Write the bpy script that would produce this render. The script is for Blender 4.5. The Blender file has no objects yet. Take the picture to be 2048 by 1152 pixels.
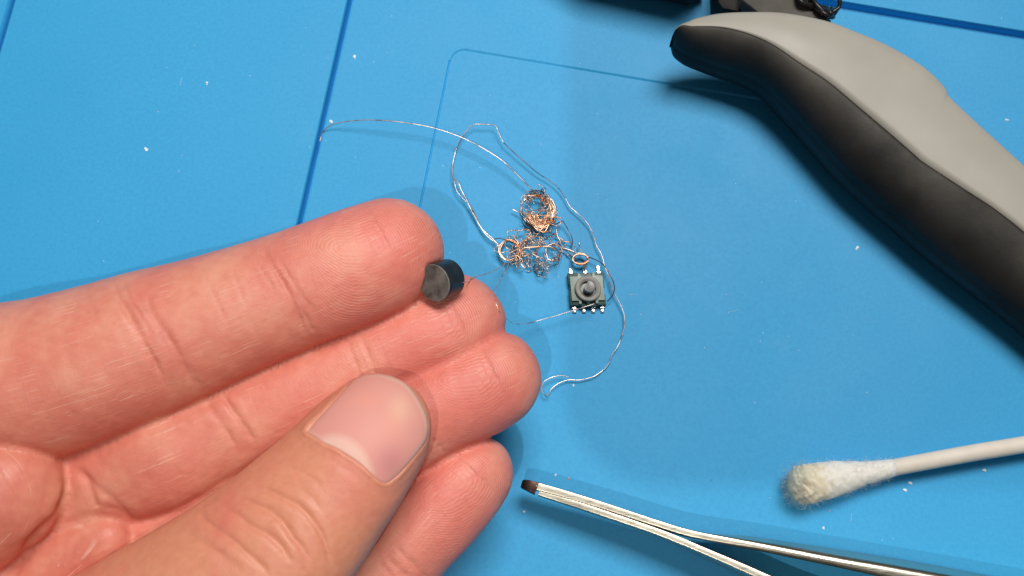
import bpy, math, random
import numpy as np
from mathutils import Vector, Matrix
random.seed(7); rng = np.random.default_rng(7)
S = 0.001                                   # everything below is written in millimetres
scn = bpy.context.scene
COL = scn.collection

# ---------------------------------------------------------------- camera
TILT = math.radians(12.0); DIST = 217.0; FPX = 2300.0
Fw = np.array([0, math.sin(TILT), -math.cos(TILT)])
Rt = np.array([1.0, 0, 0]); Up = np.cross(Rt, Fw)
CAM = -Fw * DIST
cd = bpy.data.cameras.new('camera'); cam = bpy.data.objects.new('camera', cd); COL.objects.link(cam)
cam.location = CAM * S; cam.rotation_euler = (TILT, 0, 0)
cd.sensor_width = 36; cd.lens = FPX / 2048 * 36; cd.clip_start = 0.01; cd.clip_end = 20
scn.camera = cam
# ---------------------------------------------------------------- world and lamps
w = bpy.data.worlds.new('World'); scn.world = w; w.use_nodes = True
w.node_tree.nodes['Background'].inputs[0].default_value = (1.0, 0.985, 0.96, 1)
w.node_tree.nodes['Background'].inputs[1].default_value = 0.085
def area(name, loc, size, power, col, target=(0, 0, 0), size_y=None):
    l = bpy.data.lights.new(name, 'AREA'); l.energy = power; l.color = col
    l.shape = 'RECTANGLE' if size_y else 'DISK'; l.size = size * S
    if size_y: l.size_y = size_y * S
    o = bpy.data.objects.new(name, l); COL.objects.link(o); o.location = Vector(loc) * S
    o.rotation_euler = (Vector(target) - Vector(loc)).to_track_quat('-Z', 'Y').to_euler()
    return o
area('desk_lamp', (106, 262, 678), 300, 4.9, (1, 0.97, 0.93), size_y=230)
area('room_lamp', (-60, -200, 600), 9, 0.80, (1, 0.95, 0.88))
scn.view_settings.view_transform = 'Standard'; scn.view_settings.look = 'None'
scn.view_settings.exposure = 0.0; scn.view_settings.gamma = 1.0
scn.render.engine = 'CYCLES'
scn.cycles.use_denoising = True
try: scn.cycles.denoiser = 'OPENIMAGEDENOISE'
except Exception: pass
scn.cycles.max_bounces = 8

# ---------------------------------------------------------------- geometry helpers
def P(px, py, z=0.0):
    d = Fw * FPX + Rt * (px - 1024) - Up * (py - 576)
    t = (z - CAM[2]) / d[2]
    return CAM + d * t
def mmpp(p):                                # millimetres per photo pixel at point p
    return float(np.dot(np.asarray(p) - CAM, Fw)) / FPX
def proj(V):
    D = V - CAM; dep = D @ Fw
    return np.stack([1024 + FPX * (D @ Rt) / dep, 576 - FPX * (D @ Up) / dep], 1)
def spline(pts, n):
    pts = np.asarray(pts, float)
    if len(pts) == 2: 
        t = np.linspace(0, 1, n)[:, None]; return pts[0] * (1 - t) + pts[1] * t
    m = len(pts); k = max(2, int(math.ceil(n / (m - 1))))
    e = np.vstack([2 * pts[0] - pts[1], pts, 2 * pts[-1] - pts[-2]])
    out = []
    for i in range(m - 1):
        p0, p1, p2, p3 = e[i:i + 4]
        t = np.linspace(0, 1, k, endpoint=False)[:, None]
        out.append(0.5 * ((2 * p1) + (-p0 + p2) * t + (2 * p0 - 5 * p1 + 4 * p2 - p3) * t**2 + (-p0 + 3 * p1 - 3 * p2 + p3) * t**3))
    out.append(pts[-1:])
    return np.vstack(out)
def mesh_obj(name, V, F, mats, parent=None, smooth=True, mi=None):
    me = bpy.data.meshes.new(name)
    me.from_pydata([tuple(v) for v in (np.asarray(V, float) * S)], [], [tuple(int(i) for i in f) for f in F])
    if not isinstance(mats, (list, tuple)): mats = [mats]
    for m in mats: me.materials.append(m)
    if smooth: me.polygons.foreach_set('use_smooth', [True] * len(me.polygons))
    if mi is not None: me.polygons.foreach_set('material_index', list(mi))
    me.update()
    o = bpy.data.objects.new(name, me); COL.objects.link(o)
    if parent: o.parent = parent
    return o
class MB:
    def __init__(s): s.V = []; s.F = []
    def add(s, V, F):
        b = len(s.V); s.V += [tuple(v) for v in V]; s.F += [tuple(i + b for i in f) for f in F]; return s
    def tube(s, pts, r, sides=6, cap=True):
        pts = np.asarray(pts, float); n = len(pts)
        r = np.broadcast_to(np.asarray(r, float), (n,))
        T = np.gradient(pts, axis=0); T /= np.linalg.norm(T, axis=1)[:, None] + 1e-12
        N = np.cross(T[0], [0.13, 0.2, 1.0]); N /= np.linalg.norm(N)
        V = []
        for i in range(n):
            N = N - T[i] * np.dot(N, T[i]); N /= np.linalg.norm(N) + 1e-12
            B = np.cross(T[i], N)
            for k in range(sides):
                a = 2 * math.pi * k / sides
                V.append(pts[i] + r[i] * (math.cos(a) * N + math.sin(a) * B))
        F = [(i * sides + k, i * sides + (k + 1) % sides, (i + 1) * sides + (k + 1) % sides, (i + 1) * sides + k) for i in range(n - 1) for k in range(sides)]
        if cap: F += [tuple(range(sides))[::-1], tuple((n - 1) * sides + k for k in range(sides))]
        return s.add(V, F)
    def prism(s, poly, z0, z1, M=None, bev=0.0):
        poly = np.asarray(poly, float); n = len(poly)
        # orient counter-clockwise
        ar = np.sum(poly[:, 0] * np.roll(poly[:, 1], -1) - np.roll(poly[:, 0], -1) * poly[:, 1])
        if ar < 0: poly = poly[::-1]
        c = poly.mean(0)
        L = []
        if bev > 0:
            e = np.roll(poly, -1, 0) - poly; e /= np.linalg.norm(e, axis=1)[:, None] + 1e-9
            nn = np.stack([-e[:, 1], e[:, 0]], 1); nv = nn + np.roll(nn, 1, 0); nv /= (np.linalg.norm(nv, axis=1)[:, None] + 1e-9)
            ins = poly + nv * bev * 1.2
            L = [(poly, z0), (poly, z1 - bev), (poly + nv * bev * 0.35, z1 - bev * 0.3), (ins, z1)]
        else: L = [(poly, z0), (poly, z1)]
        V = [(*p, z) for q, z in L for p in q]
        F = [(a * n + i, a * n + (i + 1) % n, (a + 1) * n + (i + 1) % n, (a + 1) * n + i) for a in range(len(L) - 1) for i in range(n)]
        F += [tuple(range(n))[::-1], tuple((len(L) - 1) * n + i for i in range(n))]
        if M is not None: V = [tuple(M(np.array(v))) for v in V]
        return s.add(V, F)
    def build(s, name, mat, parent=None, smooth=True): return mesh_obj(name, s.V, s.F, mat, parent, smooth)
def auto(o, deg=35):
    me = o.data
    me.set_sharp_from_angle(angle=math.radians(deg)); return o
def tag(o, label=None, cat=None, group=None, kind=None):
    for k, v in (('label', label), ('category', cat), ('group', group), ('kind', kind)):
        if v: o[k] = v
    return o
def empty(name, loc=(0, 0, 0)):
    o = bpy.data.objects.new(name, None); COL.objects.link(o); o.empty_display_size = 0.002
    return o                                # parts keep world coordinates; see settle() below
def settle(root, loc):
    loc = Vector(loc) * S; root.location = loc
    for c in COL.objects:
        if c.parent == root:
            c.data.transform(Matrix.Translation(-loc))

# ---------------------------------------------------------------- material helpers
def mat(name, col=(0.5, 0.5, 0.5), rough=0.5, metal=0.0, spec=0.5, build=None):
    m = bpy.data.materials.new(name); m.use_nodes = True; nt = m.node_tree
    b = nt.nodes['Principled BSDF']
    b.inputs['Base Color'].default_value = (*col, 1); b.inputs['Roughness'].default_value = rough
    b.inputs['Metallic'].default_value = metal; b.inputs['Specular IOR Level'].default_value = spec
    if build: build(nt, b)
    return m
def nd(nt, t, **kw):
    n = nt.nodes.new(t)
    for k, v in kw.items():
        if k.startswith('i_'): n.inputs[k[2:].replace('_', ' ')].default_value = v
        else: setattr(n, k, v)
    return n
def texco(nt, scale=1.0, rot=(0, 0, 0), sc=(1, 1, 1)):
    g = nd(nt, 'ShaderNodeNewGeometry'); mp = nd(nt, 'ShaderNodeMapping')
    mp.inputs['Scale'].default_value = tuple(scale * s for s in sc); mp.inputs['Rotation'].default_value = rot
    nt.links.new(g.outputs['Position'], mp.inputs['Vector']); return mp.outputs['Vector']
def noise(nt, vec, scale, detail=4, rough=0.55):
    n = nd(nt, 'ShaderNodeTexNoise'); n.inputs['Scale'].default_value = scale; n.inputs['Detail'].default_value = detail; n.inputs['Roughness'].default_value = rough
    nt.links.new(vec, n.inputs['Vector']); return n.outputs['Fac']
def ramp(nt, fac, stops):
    r = nd(nt, 'ShaderNodeValToRGB'); e = r.color_ramp.elements
    while len(e) < len(stops): e.new(0.5)
    for el, (p, c) in zip(e, stops): el.position = p; el.color = (*c, 1) if len(c) == 3 else c
    nt.links.new(fac, r.inputs['Fac']); return r.outputs['Color']
def bump(nt, b, h, strength, dist, prev=None):
    n = nd(nt, 'ShaderNodeBump'); n.inputs['Strength'].default_value = strength; n.inputs['Distance'].default_value = dist * S
    nt.links.new(h, n.inputs['Height'])
    if prev is not None: nt.links.new(prev, n.inputs['Normal'])
    if b is not None: nt.links.new(n.outputs['Normal'], b.inputs['Normal'])
    return n.outputs['Normal']
def mathn(nt, op, a, b=None, c=None):
    n = nd(nt, 'ShaderNodeMath', operation=op)
    for i, x in enumerate((a, b, c)):
        if x is None: continue
        if isinstance(x, (int, float)): n.inputs[i].default_value = x
        else: nt.links.new(x, n.inputs[i])
    return n.outputs[0]

def mottled(c0, c1, scale=300, rough=None, bstr=0.3, bscale=4000, bdist=0.03):
    def f(nt, b):
        v = texco(nt)
        nt.links.new(ramp(nt, noise(nt, v, scale, 6), [(0.3, c0), (0.7, c1)]), b.inputs['Base Color'])
        bump(nt, b, noise(nt, v, bscale, 3), bstr, bdist)
        if rough: nt.links.new(ramp(nt, noise(nt, v, scale * 0.6, 5), [(0.3, (rough[0],) * 3), (0.7, (rough[1],) * 3)]), b.inputs['Roughness'])
    return f

# ---------------------------------------------------------------- the mat
def mat_blue(nt, b):
    v = texco(nt)
    c = ramp(nt, noise(nt, v, 14, 5, 0.6), [(0.3, (0.032, 0.358, 0.700)), (0.7, (0.041, 0.392, 0.738))])
    g = noise(nt, v, 1500, 4, 0.75)                       # fine grain of the silicone
    mx = nd(nt, 'ShaderNodeMix', data_type='RGBA', blend_type='MULTIPLY'); mx.inputs[0].default_value = 1.0
    nt.links.new(c, mx.inputs[6]); nt.links.new(ramp(nt, g, [(0.30, (0.80, 0.87, 0.91)), (0.6, (1, 1, 1))]), mx.inputs[7])
    # pale scuffs and faint grey smudges
    sm = ramp(nt, noise(nt, v, 55, 6, 0.65), [(0.62, (0, 0, 0)), (0.80, (0.10, 0.10, 0.10))])
    m2 = nd(nt, 'ShaderNodeMix', data_type='RGBA'); nt.links.new(sm, m2.inputs[0]); nt.links.new(mx.outputs[2], m2.inputs[6]); m2.inputs[7].default_value = (0.30, 0.50, 0.66, 1)
    # tiny dark specks
    vo = nd(nt, 'ShaderNodeTexVoronoi'); vo.inputs['Scale'].default_value = 130; nt.links.new(v, vo.inputs['Vector'])
    sp = ramp(nt, vo.outputs['Distance'], [(0.0, (1, 1, 1)), (0.022, (1, 1, 1)), (0.03, (0, 0, 0))])
    pk = ramp(nt, noise(nt, v, 90, 2), [(0.55, (0, 0, 0)), (0.6, (0.45, 0.45, 0.45))])
    k = nd(nt, 'ShaderNodeMix', data_type='RGBA', blend_type='MULTIPLY'); k.inputs[0].default_value = 1; nt.links.new(sp, k.inputs[6]); nt.links.new(pk, k.inputs[7])
    m3 = nd(nt, 'ShaderNodeMix', data_type='RGBA'); nt.links.new(k.outputs[2], m3.inputs[0]); nt.links.new(m2.outputs[2], m3.inputs[6]); m3.inputs[7].default_value = (0.02, 0.12, 0.26, 1)
    nt.links.new(m3.outputs[2], b.inputs['Base Color'])
    nt.links.new(ramp(nt, noise(nt, v, 30, 5), [(0.3, (0.50,) * 3), (0.7, (0.60,) * 3)]), b.inputs['Roughness'])
    b.inputs['Specular IOR Level'].default_value = 0.35
    n1 = bump(nt, None, g, 0.35, 0.04)
    bump(nt, b, noise(nt, v, 160, 3), 0.25, 0.12, n1)
M_mat = mat('blue_silicone', rough=0.47, spec=0.5, build=mat_blue)

def line_dir(a, b):
    A, B = P(*a)[:2], P(*b)[:2]; d = B - A; return d / np.linalg.norm(d)
ang = math.atan2(*(line_dir((600, 440), (700, 0))[[0, 1]]))     # lean of the ridges from +Y
TH = -0.5 * (ang + math.atan2(-line_dir((1680, 8), (2048, 68))[1], line_dir((1680, 8), (2048, 68))[0]))
cs, sn = math.cos(TH), math.sin(TH)
def to_uv(p): return np.array([p[0] * cs + p[1] * sn, -p[0] * sn + p[1] * cs])
G1 = to_uv(P(652, 212))[0]; G0 = to_uv(P(10, 45))[0]
GV = to_uv(P(1862, 40))[1]
RU = to_uv(P(872, 250))[0]; RV = to_uv(P(1250, 150))[1]
UF0 = to_uv(P(1560, 210))[0]; UF1 = to_uv(P(1880, 200))[0]
def mat_height(U, V):
    def ss(x): x = np.clip(x, 0, 1); return x * x * (3 - 2 * x)
    h = np.zeros_like(U)
    def groove(d, w, depth): return -depth * ss((w - np.abs(d)) / 0.2 + 0.5)
    h += groove(U - G1, 0.58, 4.2)
    h = np.minimum(h, groove(U - G0, 0.7, 4.2))
    h = np.minimum(h, np.where(U > G1, groove(V - GV, 0.85, 2.2), 0))
    # shallow rectangular recess with a rounded corner
    r = 3.0
    dx, dy = RU - U + r, V - RV + r
    sd = np.minimum(np.maximum(dx, dy), 0) + np.sqrt(np.maximum(dx, 0)**2 + np.maximum(dy, 0)**2) - r
    h += -0.24 * ss(-sd / 0.5) * (1 - ss((U - UF0) / (UF1 - UF0)))
    h += np.where(V < RV - r, groove(U - RU - 0.1, 0.12, 0.45), 0)
    return h
def dense(a, b, centres, fine=0.1, coarse=4.0, grow=1.22):
    xs = {a, b}
    for c, span in centres:
        x = c - span
        while x < c + span: xs.add(round(x, 4)); x += fine
        st = fine; x = c + span
        while x < b and st < coarse: xs.add(round(x, 4)); st *= grow; x += st
        st = fine; x = c - span
        while x > a and st < coarse: xs.add(round(x, 4)); st *= grow; x -= st
    x = a
    while x < b: xs.add(round(x, 4)); x += coarse
    xs = np.array(sorted(xs)); keep = [xs[0]]
    for q in xs[1:]:
        if q - keep[-1] > fine * 0.6: keep.append(q)
    return np.array(keep)
us = dense(-230, 260, [(G0, 1.0), (G1, 1.0), (RU + 1.2, 1.9)]); vs = dense(-230, 240, [(GV, 1.4), (RV - 1.2, 1.9)])
UU, VV = np.meshgrid(us, vs, indexing='ij'); HH = mat_height(UU, VV)
MX = np.stack([UU * cs - VV * sn, UU * sn + VV * cs, HH], -1).reshape(-1, 3)
nu, nv = UU.shape
ii = np.arange(nu * nv).reshape(nu, nv)
F = np.stack([ii[:-1, :-1], ii[1:, :-1], ii[1:, 1:], ii[:-1, 1:]], -1).reshape(-1, 4)
# give the mat its thickness: a skirt down to the desk
top_n = len(MX); rim = list(ii[:, 0]) + list(ii[-1, 1:]) + list(ii[-2::-1, -1]) + list(ii[0, -2:0:-1])
sk = MX[rim].copy(); sk[:, 2] = -5
MXs = np.vstack([MX, sk]); nr = len(rim)
Fs = [tuple(f) for f in F] + [(rim[i], top_n + i, top_n + (i + 1) % nr, rim[(i + 1) % nr]) for i in range(nr)]
o = mesh_obj('mat', MXs, Fs, M_mat); tag(o, 'blue silicone work mat with raised ridges and a shallow rectangular recess', kind='structure')
def mz(px, py):                              # mat height under a pixel
    p = P(px, py, 0); u, v = to_uv(p); return float(mat_height(np.array([u]), np.array([v]))[0])
M_desk = mat('desk_laminate', rough=0.5, build=mottled((0.10, 0.08, 0.06), (0.16, 0.13, 0.10), 20))
o = mesh_obj('desk', [(-900, -600, -5.2), (900, -600, -5.2), (900, 700, -5.2), (-900, 700, -5.2), (-900, -600, -30), (900, -600, -30), (900, 700, -30), (-900, 700, -30)],
             [(0, 1, 2, 3), (7, 6, 5, 4), (0, 4, 5, 1), (1, 5, 6, 2), (2, 6, 7, 3), (3, 7, 4, 0)], M_desk, smooth=False)
tag(o, 'plain brown desk top under the blue mat', kind='structure')

# the phone that takes the picture and throws the faint rounded shadow on the mat
M_phone = mat('dark_glass', (0.03, 0.03, 0.035), 0.25, build=mottled((0.025, 0.025, 0.03), (0.04, 0.04, 0.045), 60, bstr=0.05))
def camspace(v): return CAM + Rt * v[0] + Up * v[1] - Fw * v[2]
def rrect(x0, y0, x1, y1, r, n=8):
    out = []
    for cx, cy, a0 in ((x1 - r, y1 - r, 0), (x0 + r, y1 - r, 90), (x0 + r, y0 + r, 180), (x1 - r, y0 + r, 270)):
        for k in range(n + 1):
            a = math.radians(a0 + 90 * k / n); out.append((cx + r * math.cos(a), cy + r * math.sin(a)))
    return out
ph = empty('smartphone')
auto(MB().prism(rrect(-14.6, -48, 150, 24, 12), 3, 11, camspace, 1.0).build('case', M_phone, ph))
lr = MB(); 
lr.tube([camspace((0, 0, 2.0)), camspace((0, 0, 3.1))], 6.0, 24); auto(lr.build('lens_ring', mat('lens_metal', (0.2, 0.2, 0.2), 0.3, 1.0, build=mottled((0.18,) * 3, (0.22,) * 3, 80)), ph))
settle(ph, camspace((60, -25, 3)))
tag(ph, 'dark smartphone held flat above the mat, throwing its faint rounded shadow', 'smartphone')

# ---------------------------------------------------------------- pliers (only one grip is in the picture)
M_grey = mat('grey_grip_plastic', rough=0.5, build=mottled((0.385, 0.365, 0.315), (0.425, 0.40, 0.345), 90, (0.45, 0.58), 0.25, 1800, 0.03))
def black_grip(nt, b):
    v = texco(nt)
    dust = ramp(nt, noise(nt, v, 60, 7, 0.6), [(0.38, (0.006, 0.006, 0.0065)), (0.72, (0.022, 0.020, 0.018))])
    wa_ = nd(nt, 'ShaderNodeAttribute', attribute_name='top_tint'); mw = nd(nt, 'ShaderNodeMix', data_type='RGBA'); nt.links.new(mathn(nt, 'MULTIPLY', wa_.outputs['Fac'], ramp(nt, noise(nt, v, 70, 5), [(0.35, (.25,) * 3), (0.65, (1,) * 3)])), mw.inputs[0]); nt.links.new(dust, mw.inputs[6]); mw.inputs[7].default_value = (0.085, 0.076, 0.064, 1); nt.links.new(mw.outputs[2], b.inputs['Base Color'])
    nt.links.new(ramp(nt, noise(nt, v, 90, 5), [(0.3, (0.5,) * 3), (0.7, (0.7,) * 3)]), b.inputs['Roughness'])
    bump(nt, b, noise(nt, v, 1100, 6, 0.7), 0.5, 0.10)
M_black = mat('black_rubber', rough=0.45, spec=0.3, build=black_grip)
rails = [((1345, 70), (1345, 71), (1343, 82)), ((1351, 57), (1351.5, 58.5), (1341, 93)), ((1362, 47.5), (1364, 50), (1347, 109)), ((1379, 39), (1384, 52), (1365, 122)), ((1395, 32), (1402, 52), (1385, 130)), ((1440, 23), (1445, 54), (1430, 147)),
         ((1500, 20), (1495, 66), (1488, 167)), ((1570, 22), (1545, 88), (1530, 193)), ((1655, 38), (1600, 125), (1580, 243)), ((1720, 62), (1660, 165), (1632, 302)),
         ((1780, 88), (1720, 215), (1690, 366)), ((1850, 130), (1785, 270), (1750, 420)), ((1893, 172), (1832, 311), (1800, 462)), ((1902, 190), (1850, 326), (1822, 482)),
         ((1960, 245), (1920, 372), (1890, 538)), ((2048, 325), (2000, 425), (1965, 596)), ((2130, 405), (2090, 500), (2055, 668)), ((2260, 540), (2220, 630), (2190, 790)), ((2420, 720), (2380, 820), (2330, 960))]
NR = 150
rA = spline([r[0] for r in rails], NR); kk_ = np.exp(-np.linspace(-2, 2, 31)**2); kk_ /= kk_.sum(); rAS = np.stack([np.convolve(np.pad(rA[:, d_], 15, mode='edge'), kk_, 'valid') for d_ in (0, 1)], 1); rAS[:16] = rA[:16]; rB = spline([r[1] for r in rails], NR); rC = spline([r[2] for r in rails], NR)
grey, blk = [], []
NG, NK = 10, 22
for i in range(len(rA)):
    f = i / (len(rA) - 1); tip = math.exp(-f * 22)
    lift = 5.0 * math.exp(-f * 7)
    zt = 16.0 + 1.0 * lift - 5.0 * tip
    a = P(*rA[i], zt - 0.9); b = P(*rB[i], zt); c = P(*rC[i], 6.8 + lift)
    wq = np.linalg.norm((a - b)[:2]); ax = a.copy(); ax[2] = max(2.2 + lift * 1.2, a[2] - 0.6 - wq * 1.1)
    out = (a - b); out[2] = 0; wv = np.linalg.norm(out); out /= wv + 1e-9
    row = []
    # back wall of the grey shell, rounded shoulder, slightly crowned top
    row.append(a - out * min(2.0, wv * 0.5) + np.array([0, 0, ax[2] - a[2]]))
    row.append(a - out * 0.3 + np.array([0, 0, -(a[2] - ax[2]) * 0.55]))
    row.append(a - out * 0.0 + np.array([0, 0, -1.6]))
    row.append(a - out * 0.12 + np.array([0, 0, -0.6]))
    row.append(a - out * min(0.7, wv * .2) + np.array([0, 0, 0.0]))
    aS = P(*rAS[i], zt - 0.9); a_keep = a
    for k in range(1, NG):
        t = k / (NG - 1); a = aS + (a_keep - aS) * (1 - t)**8; p = (a - out * min(0.7, wv * .2)) * (1 - t) + b * t; p[2] += 0.55 * math.sin(math.pi * min(1, t * 1.0)) * min(1, wv / 10); row.append(p)
    a = a_keep; p = b.copy() ; p[2] -= 0.6; row.append(p)
    grey.append(row)
    row = []
    dv = c - b; zd = b[2] - c[2]
    row.append(b + dv * -0.02 + np.array([0, 0, -0.75]))
    for k in range(NK):
        th = k / (NK - 1) * math.pi * 0.5
        q = np.array([b[0] + dv[0] * math.sin(th)**1.15, b[1] + dv[1] * math.sin(th)**1.15, c[2] + zd * math.cos(th)**0.9])
        q[2] += -0.10 if k else -0.25
        seam = math.exp(-((k - NK * 0.80) / 0.7)**2) * 0.35
        q -= seam * np.array([dv[0], dv[1], 0]) / (np.linalg.norm(dv[:2]) + 1e-9)
        row.append(q)
    cin = dv.copy(); cin[2] = 0; cn = np.linalg.norm(cin); cin /= cn + 1e-9
    for dz, di in ((-2.2, 0.25), (-4.5, 1.2), (-6.2, 3.2), (-6.9, min(7.0, 0.8 * cn))):
        q = c - cin * min(di, cn * 0.8); q = q + np.array([0, 0, dz]); q[2] = max(q[2], 0.3 + lift * 0.9, c[2] - cn * 0.6); row.append(q)
    row.append(np.array([*(0.5 * (q + a))[:2], max(q[2], ax[2] - 1.5)])); row.append(np.array([*(a - out * min(2.4, wv * 0.55))[:2], ax[2] + 0.8]))
    blk.append(row)
def loft(rows, capstart=True):
    rows = np.array(rows); n, m, _ = rows.shape
    V = rows.reshape(-1, 3); F = [(i * m + k, (i + 1) * m + k, (i + 1) * m + k + 1, i * m + k + 1) for i in range(n - 1) for k in range(m - 1)]
    F = [f[::-1] for f in F]
    V = list(V)
    # close both ends with a shrunk, slightly bulged ring
    for idx in (0, n - 1):
        c = rows[idx].mean(0) ; nb = rows[1 if idx == 0 else n - 2].mean(0); d = (c - nb); d /= np.linalg.norm(d) + 1e-9
        V.append(c + d * 0.6); ci = len(V) - 1
        for k in range(m - 1):
            t = (idx * m + k, idx * m + k + 1, ci); F.append(t if idx else t[::-1])
    F = [f[::-1] for f in F]
    return V, F
pl = empty('pliers')
V, F = loft(grey); mesh_obj('grip_panel', V, F, M_grey, pl)['label'] = 'light grey hard plastic panel'
V, F = loft(blk); go_ = mesh_obj('grip', V, F, M_black, pl); mk_ = len(blk[0]); wv_ = [math.exp(-((j % mk_) / 9.5)**2) if j < mk_ * len(blk) else 0.2 for j in range(len(V))]; at_ = go_.data.attributes.new('top_tint', 'FLOAT', 'POINT'); at_.data.foreach_set('value', wv_)  # rubber gets paler toward its top edge
go_['label'] = 'black rubber underside of the grip'
settle(pl, P(1700, 260, 1))
tag(pl, 'pliers with a curved light grey and black rubber handle, upper right', 'pliers')

# dark metal tool under the grip at the top edge
M_gun = mat('gunmetal', rough=0.5, spec=0.15, metal=0.0, build=mottled((0.085, 0.08, 0.07), (0.14, 0.13, 0.115), 200, (0.6, 0.75), 0.2, 1500, 0.05))
tl = empty('multi_tool')
def slab(poly, z0, z1, bev=0.4):
    base = [P(x, y, z1)[:2] for x, y in poly]
    return MB().prism(base, z0, z1, None, bev)
auto(slab([(1492, -120), (1484, 0), (1514, 24), (1560, 60), (1640, 66), (1665, 48), (1640, 20), (1598, -14), (1590, -120)], 1.5, 12.0, 0.9).build('jaw_block', M_gun, tl))
auto(slab([(1434, -60), (1436, 4), (1446, 17), (1520, 30), (1496, 2), (1486, -60)], 0.6, 8.5, 0.5).build('side_plate', M_black, tl))
auto(slab([(1080, -300), (1090, -170), (1180, -112), (1400, -62), (1436, -80), (1430, -300)], 2, 17, 1.5).build('handle', M_black, tl))  # unseen beyond the top edge, added to cast the dark band below
cd_ = MB()
for k in range(7):
    base = [(1594 + 4 * k, -30 + 2 * k), (1600 + 5 * k, 2 + k), (1622 + 5 * k, 12 + 2.5 * k), (1652 + 2 * k, 14 + 3 * k), (1664, 30 - 2 * k)]
    q = spline([P(x + rng.normal(0, 2), y + rng.normal(0, 2), 12.5 + 1.2 * math.sin(k + j * 1.3)) for j, (x, y) in enumerate(base)], 24)
    cd_.tube(q, 0.45, 6)
lp = [P(1640, -20, 13), P(1668, -12, 13.5), (P(1680, 4, 13)), P(1672, 22, 12), P(1660, 34, 11), P(1655, 18, 12), P(1648, 30, 11), P(1658, 44, 9)]
cd_.tube(spline(lp, 60), 0.42, 6)
lp = [P(1655, -25, 13), P(1676, -4, 13.5), (P(1678, 14, 13)), P(1662, 26, 12.6), P(1652, 36, 10)]
cd_.tube(spline(lp, 40), 0.38, 6)
M_cord = mat('black_cord', rough=0.35, build=mottled((0.008,) * 3, (0.02,) * 3, 400))
cd_.build('cord', M_cord, tl)
settle(tl, P(1550, -20, 0.5))
tag(tl, 'dark grey metal tool with black cord, cut off by the top edge above the pliers', 'tool')

# ---------------------------------------------------------------- tweezers lying on their side
def brushed(nt, b):
    v = texco(nt, 1.0, (0, 0, 0.30), (0.05, 1, 1))
    n = noise(nt, v, 6000, 2, 0.5)
    nt.links.new(ramp(nt, n, [(0.3, (0.46, 0.425, 0.34)), (0.7, (0.55, 0.515, 0.425))]), b.inputs['Base Color'])
    nt.links.new(ramp(nt, n, [(0.3, (0.26,) * 3), (0.7, (0.34,) * 3)]), b.inputs['Roughness'])
M_steel = mat('brushed_steel', metal=1.0, build=brushed)
M_tip = mat('dark_reflection_steel', metal=0.9, rough=0.3, build=mottled((0.035, 0.02, 0.02), (0.12, 0.065, 0.05), 600, (0.25, 0.4)))  # dark reflection of the finger painted into the tip's colour
def blade(st, n=110):
    # stations: px, py, z_top, z_bottom, thickness mm, lean (how far the lower edge sits outward, mm)
    q = spline(np.array(st, float), n); rows = []
    pts = np.array([P(a[0], a[1], a[2]) for a in q])
    T = np.gradient(pts, axis=0); T[:, 2] = 0; T /= np.linalg.norm(T, axis=1)[:, None]
    for i, a in enumerate(q):
        N = np.array([-T[i][1], T[i][0], 0]); h = a[4] / 2 * (1.04 if a[0] < 1380 else 1.04 + 0.2 * min(1, (a[0] - 1380) / 200)); ln = a[5]; r = min(0.16 + 0.75 * min(1, abs(ln) / 1.3), h * 0.92)
        hz = a[2] - a[3]; prof = []
        arc = [(math.sin(math.radians(q_)), math.cos(math.radians(q_))) for q_ in (90, 75, 60, 45, 30, 15, 0)]
        for (x, z) in [(-h, 0), (-h, hz * 0.5)] + [(-h + r - r * sx_, hz - r + r * cx_) for sx_, cx_ in arc] + [(0, hz + 0.02)] + [(h - r + r * sx_, hz - r + r * cx_) for sx_, cx_ in arc[::-1]] + [(h, hz * 0.5), (h, 0)]:
            prof.append(np.array([pts[i][0], pts[i][1], a[3]]) + N * (x + ln * (1 - z / hz) ** 1.0 * 1.0) + np.array([0, 0, z]))
        rows.append(prof)
    rows = np.array(rows); n_, m, _ = rows.shape
    V = rows.reshape(-1, 3)
    F = [(i * m + k, i * m + (k + 1) % m, (i + 1) * m + (k + 1) % m, (i + 1) * m + k) for i in range(n_ - 1) for k in range(m)]
    F += [tuple(range(m))[::-1], tuple((n_ - 1) * m + k for k in range(m))]
    return V, F
tw = empty('tweezers')
up = [(1072, 972, 9.0, 5.0, 1.35, 0), (1120, 985, 9.3, 4.8, 1.25, 0), (1200, 1009, 10, 4.2, 1.15, 0), (1300, 1042, 11, 3.4, 1.1, 0), (1360, 1061, 11.5, 3, 1.1, 0), (1400, 1071, 11.8, 2.7, 1.15, 0.1),
      (1470, 1084, 12.2, 2.3, 1.3, 0.5), (1526, 1094, 12.5, 2, 1.4, 0.9), (1653, 1119, 13, 1.6, 1.6, 1.3), (1795, 1147, 13.5, 1.0, 2.0, 1.6), (1920, 1172, 13.8, 0.8, 2.3, 1.7), (2080, 1204, 14, 0.6, 2.6, 1.6), (2400, 1262, 14, 0.5, 2.6, 1.0)]
lo = [(1078, 985, 8.8, 5.0, 1.0, 0), (1120, 998, 9.1, 4.8, 1.1, 0), (1200, 1024, 10, 4.2, 1.1, 0), (1300, 1058, 10.8, 3.4, 1.1, 0), (1360, 1081, 11.3, 3, 1.15, 0), (1400, 1098, 11.6, 2.7, 1.15, -0.1),
      (1470, 1128, 12.0, 2.3, 1.25, -0.2), (1526, 1153, 12.3, 2, 1.35, -0.3), (1620, 1196, 12.8, 1.5, 1.5, -.3), (1780, 1250, 13.4, 1, 1.8, -0.3), (1950, 1280, 13.8, .8, 2.2, -.3), (2200, 1290, 14, .6, 2.6, -.3), (2400, 1276, 14, .5, 2.6, -.2)]
V, F = blade(up); auto(mesh_obj('arm', V, F, M_steel, tw), 50)
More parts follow.
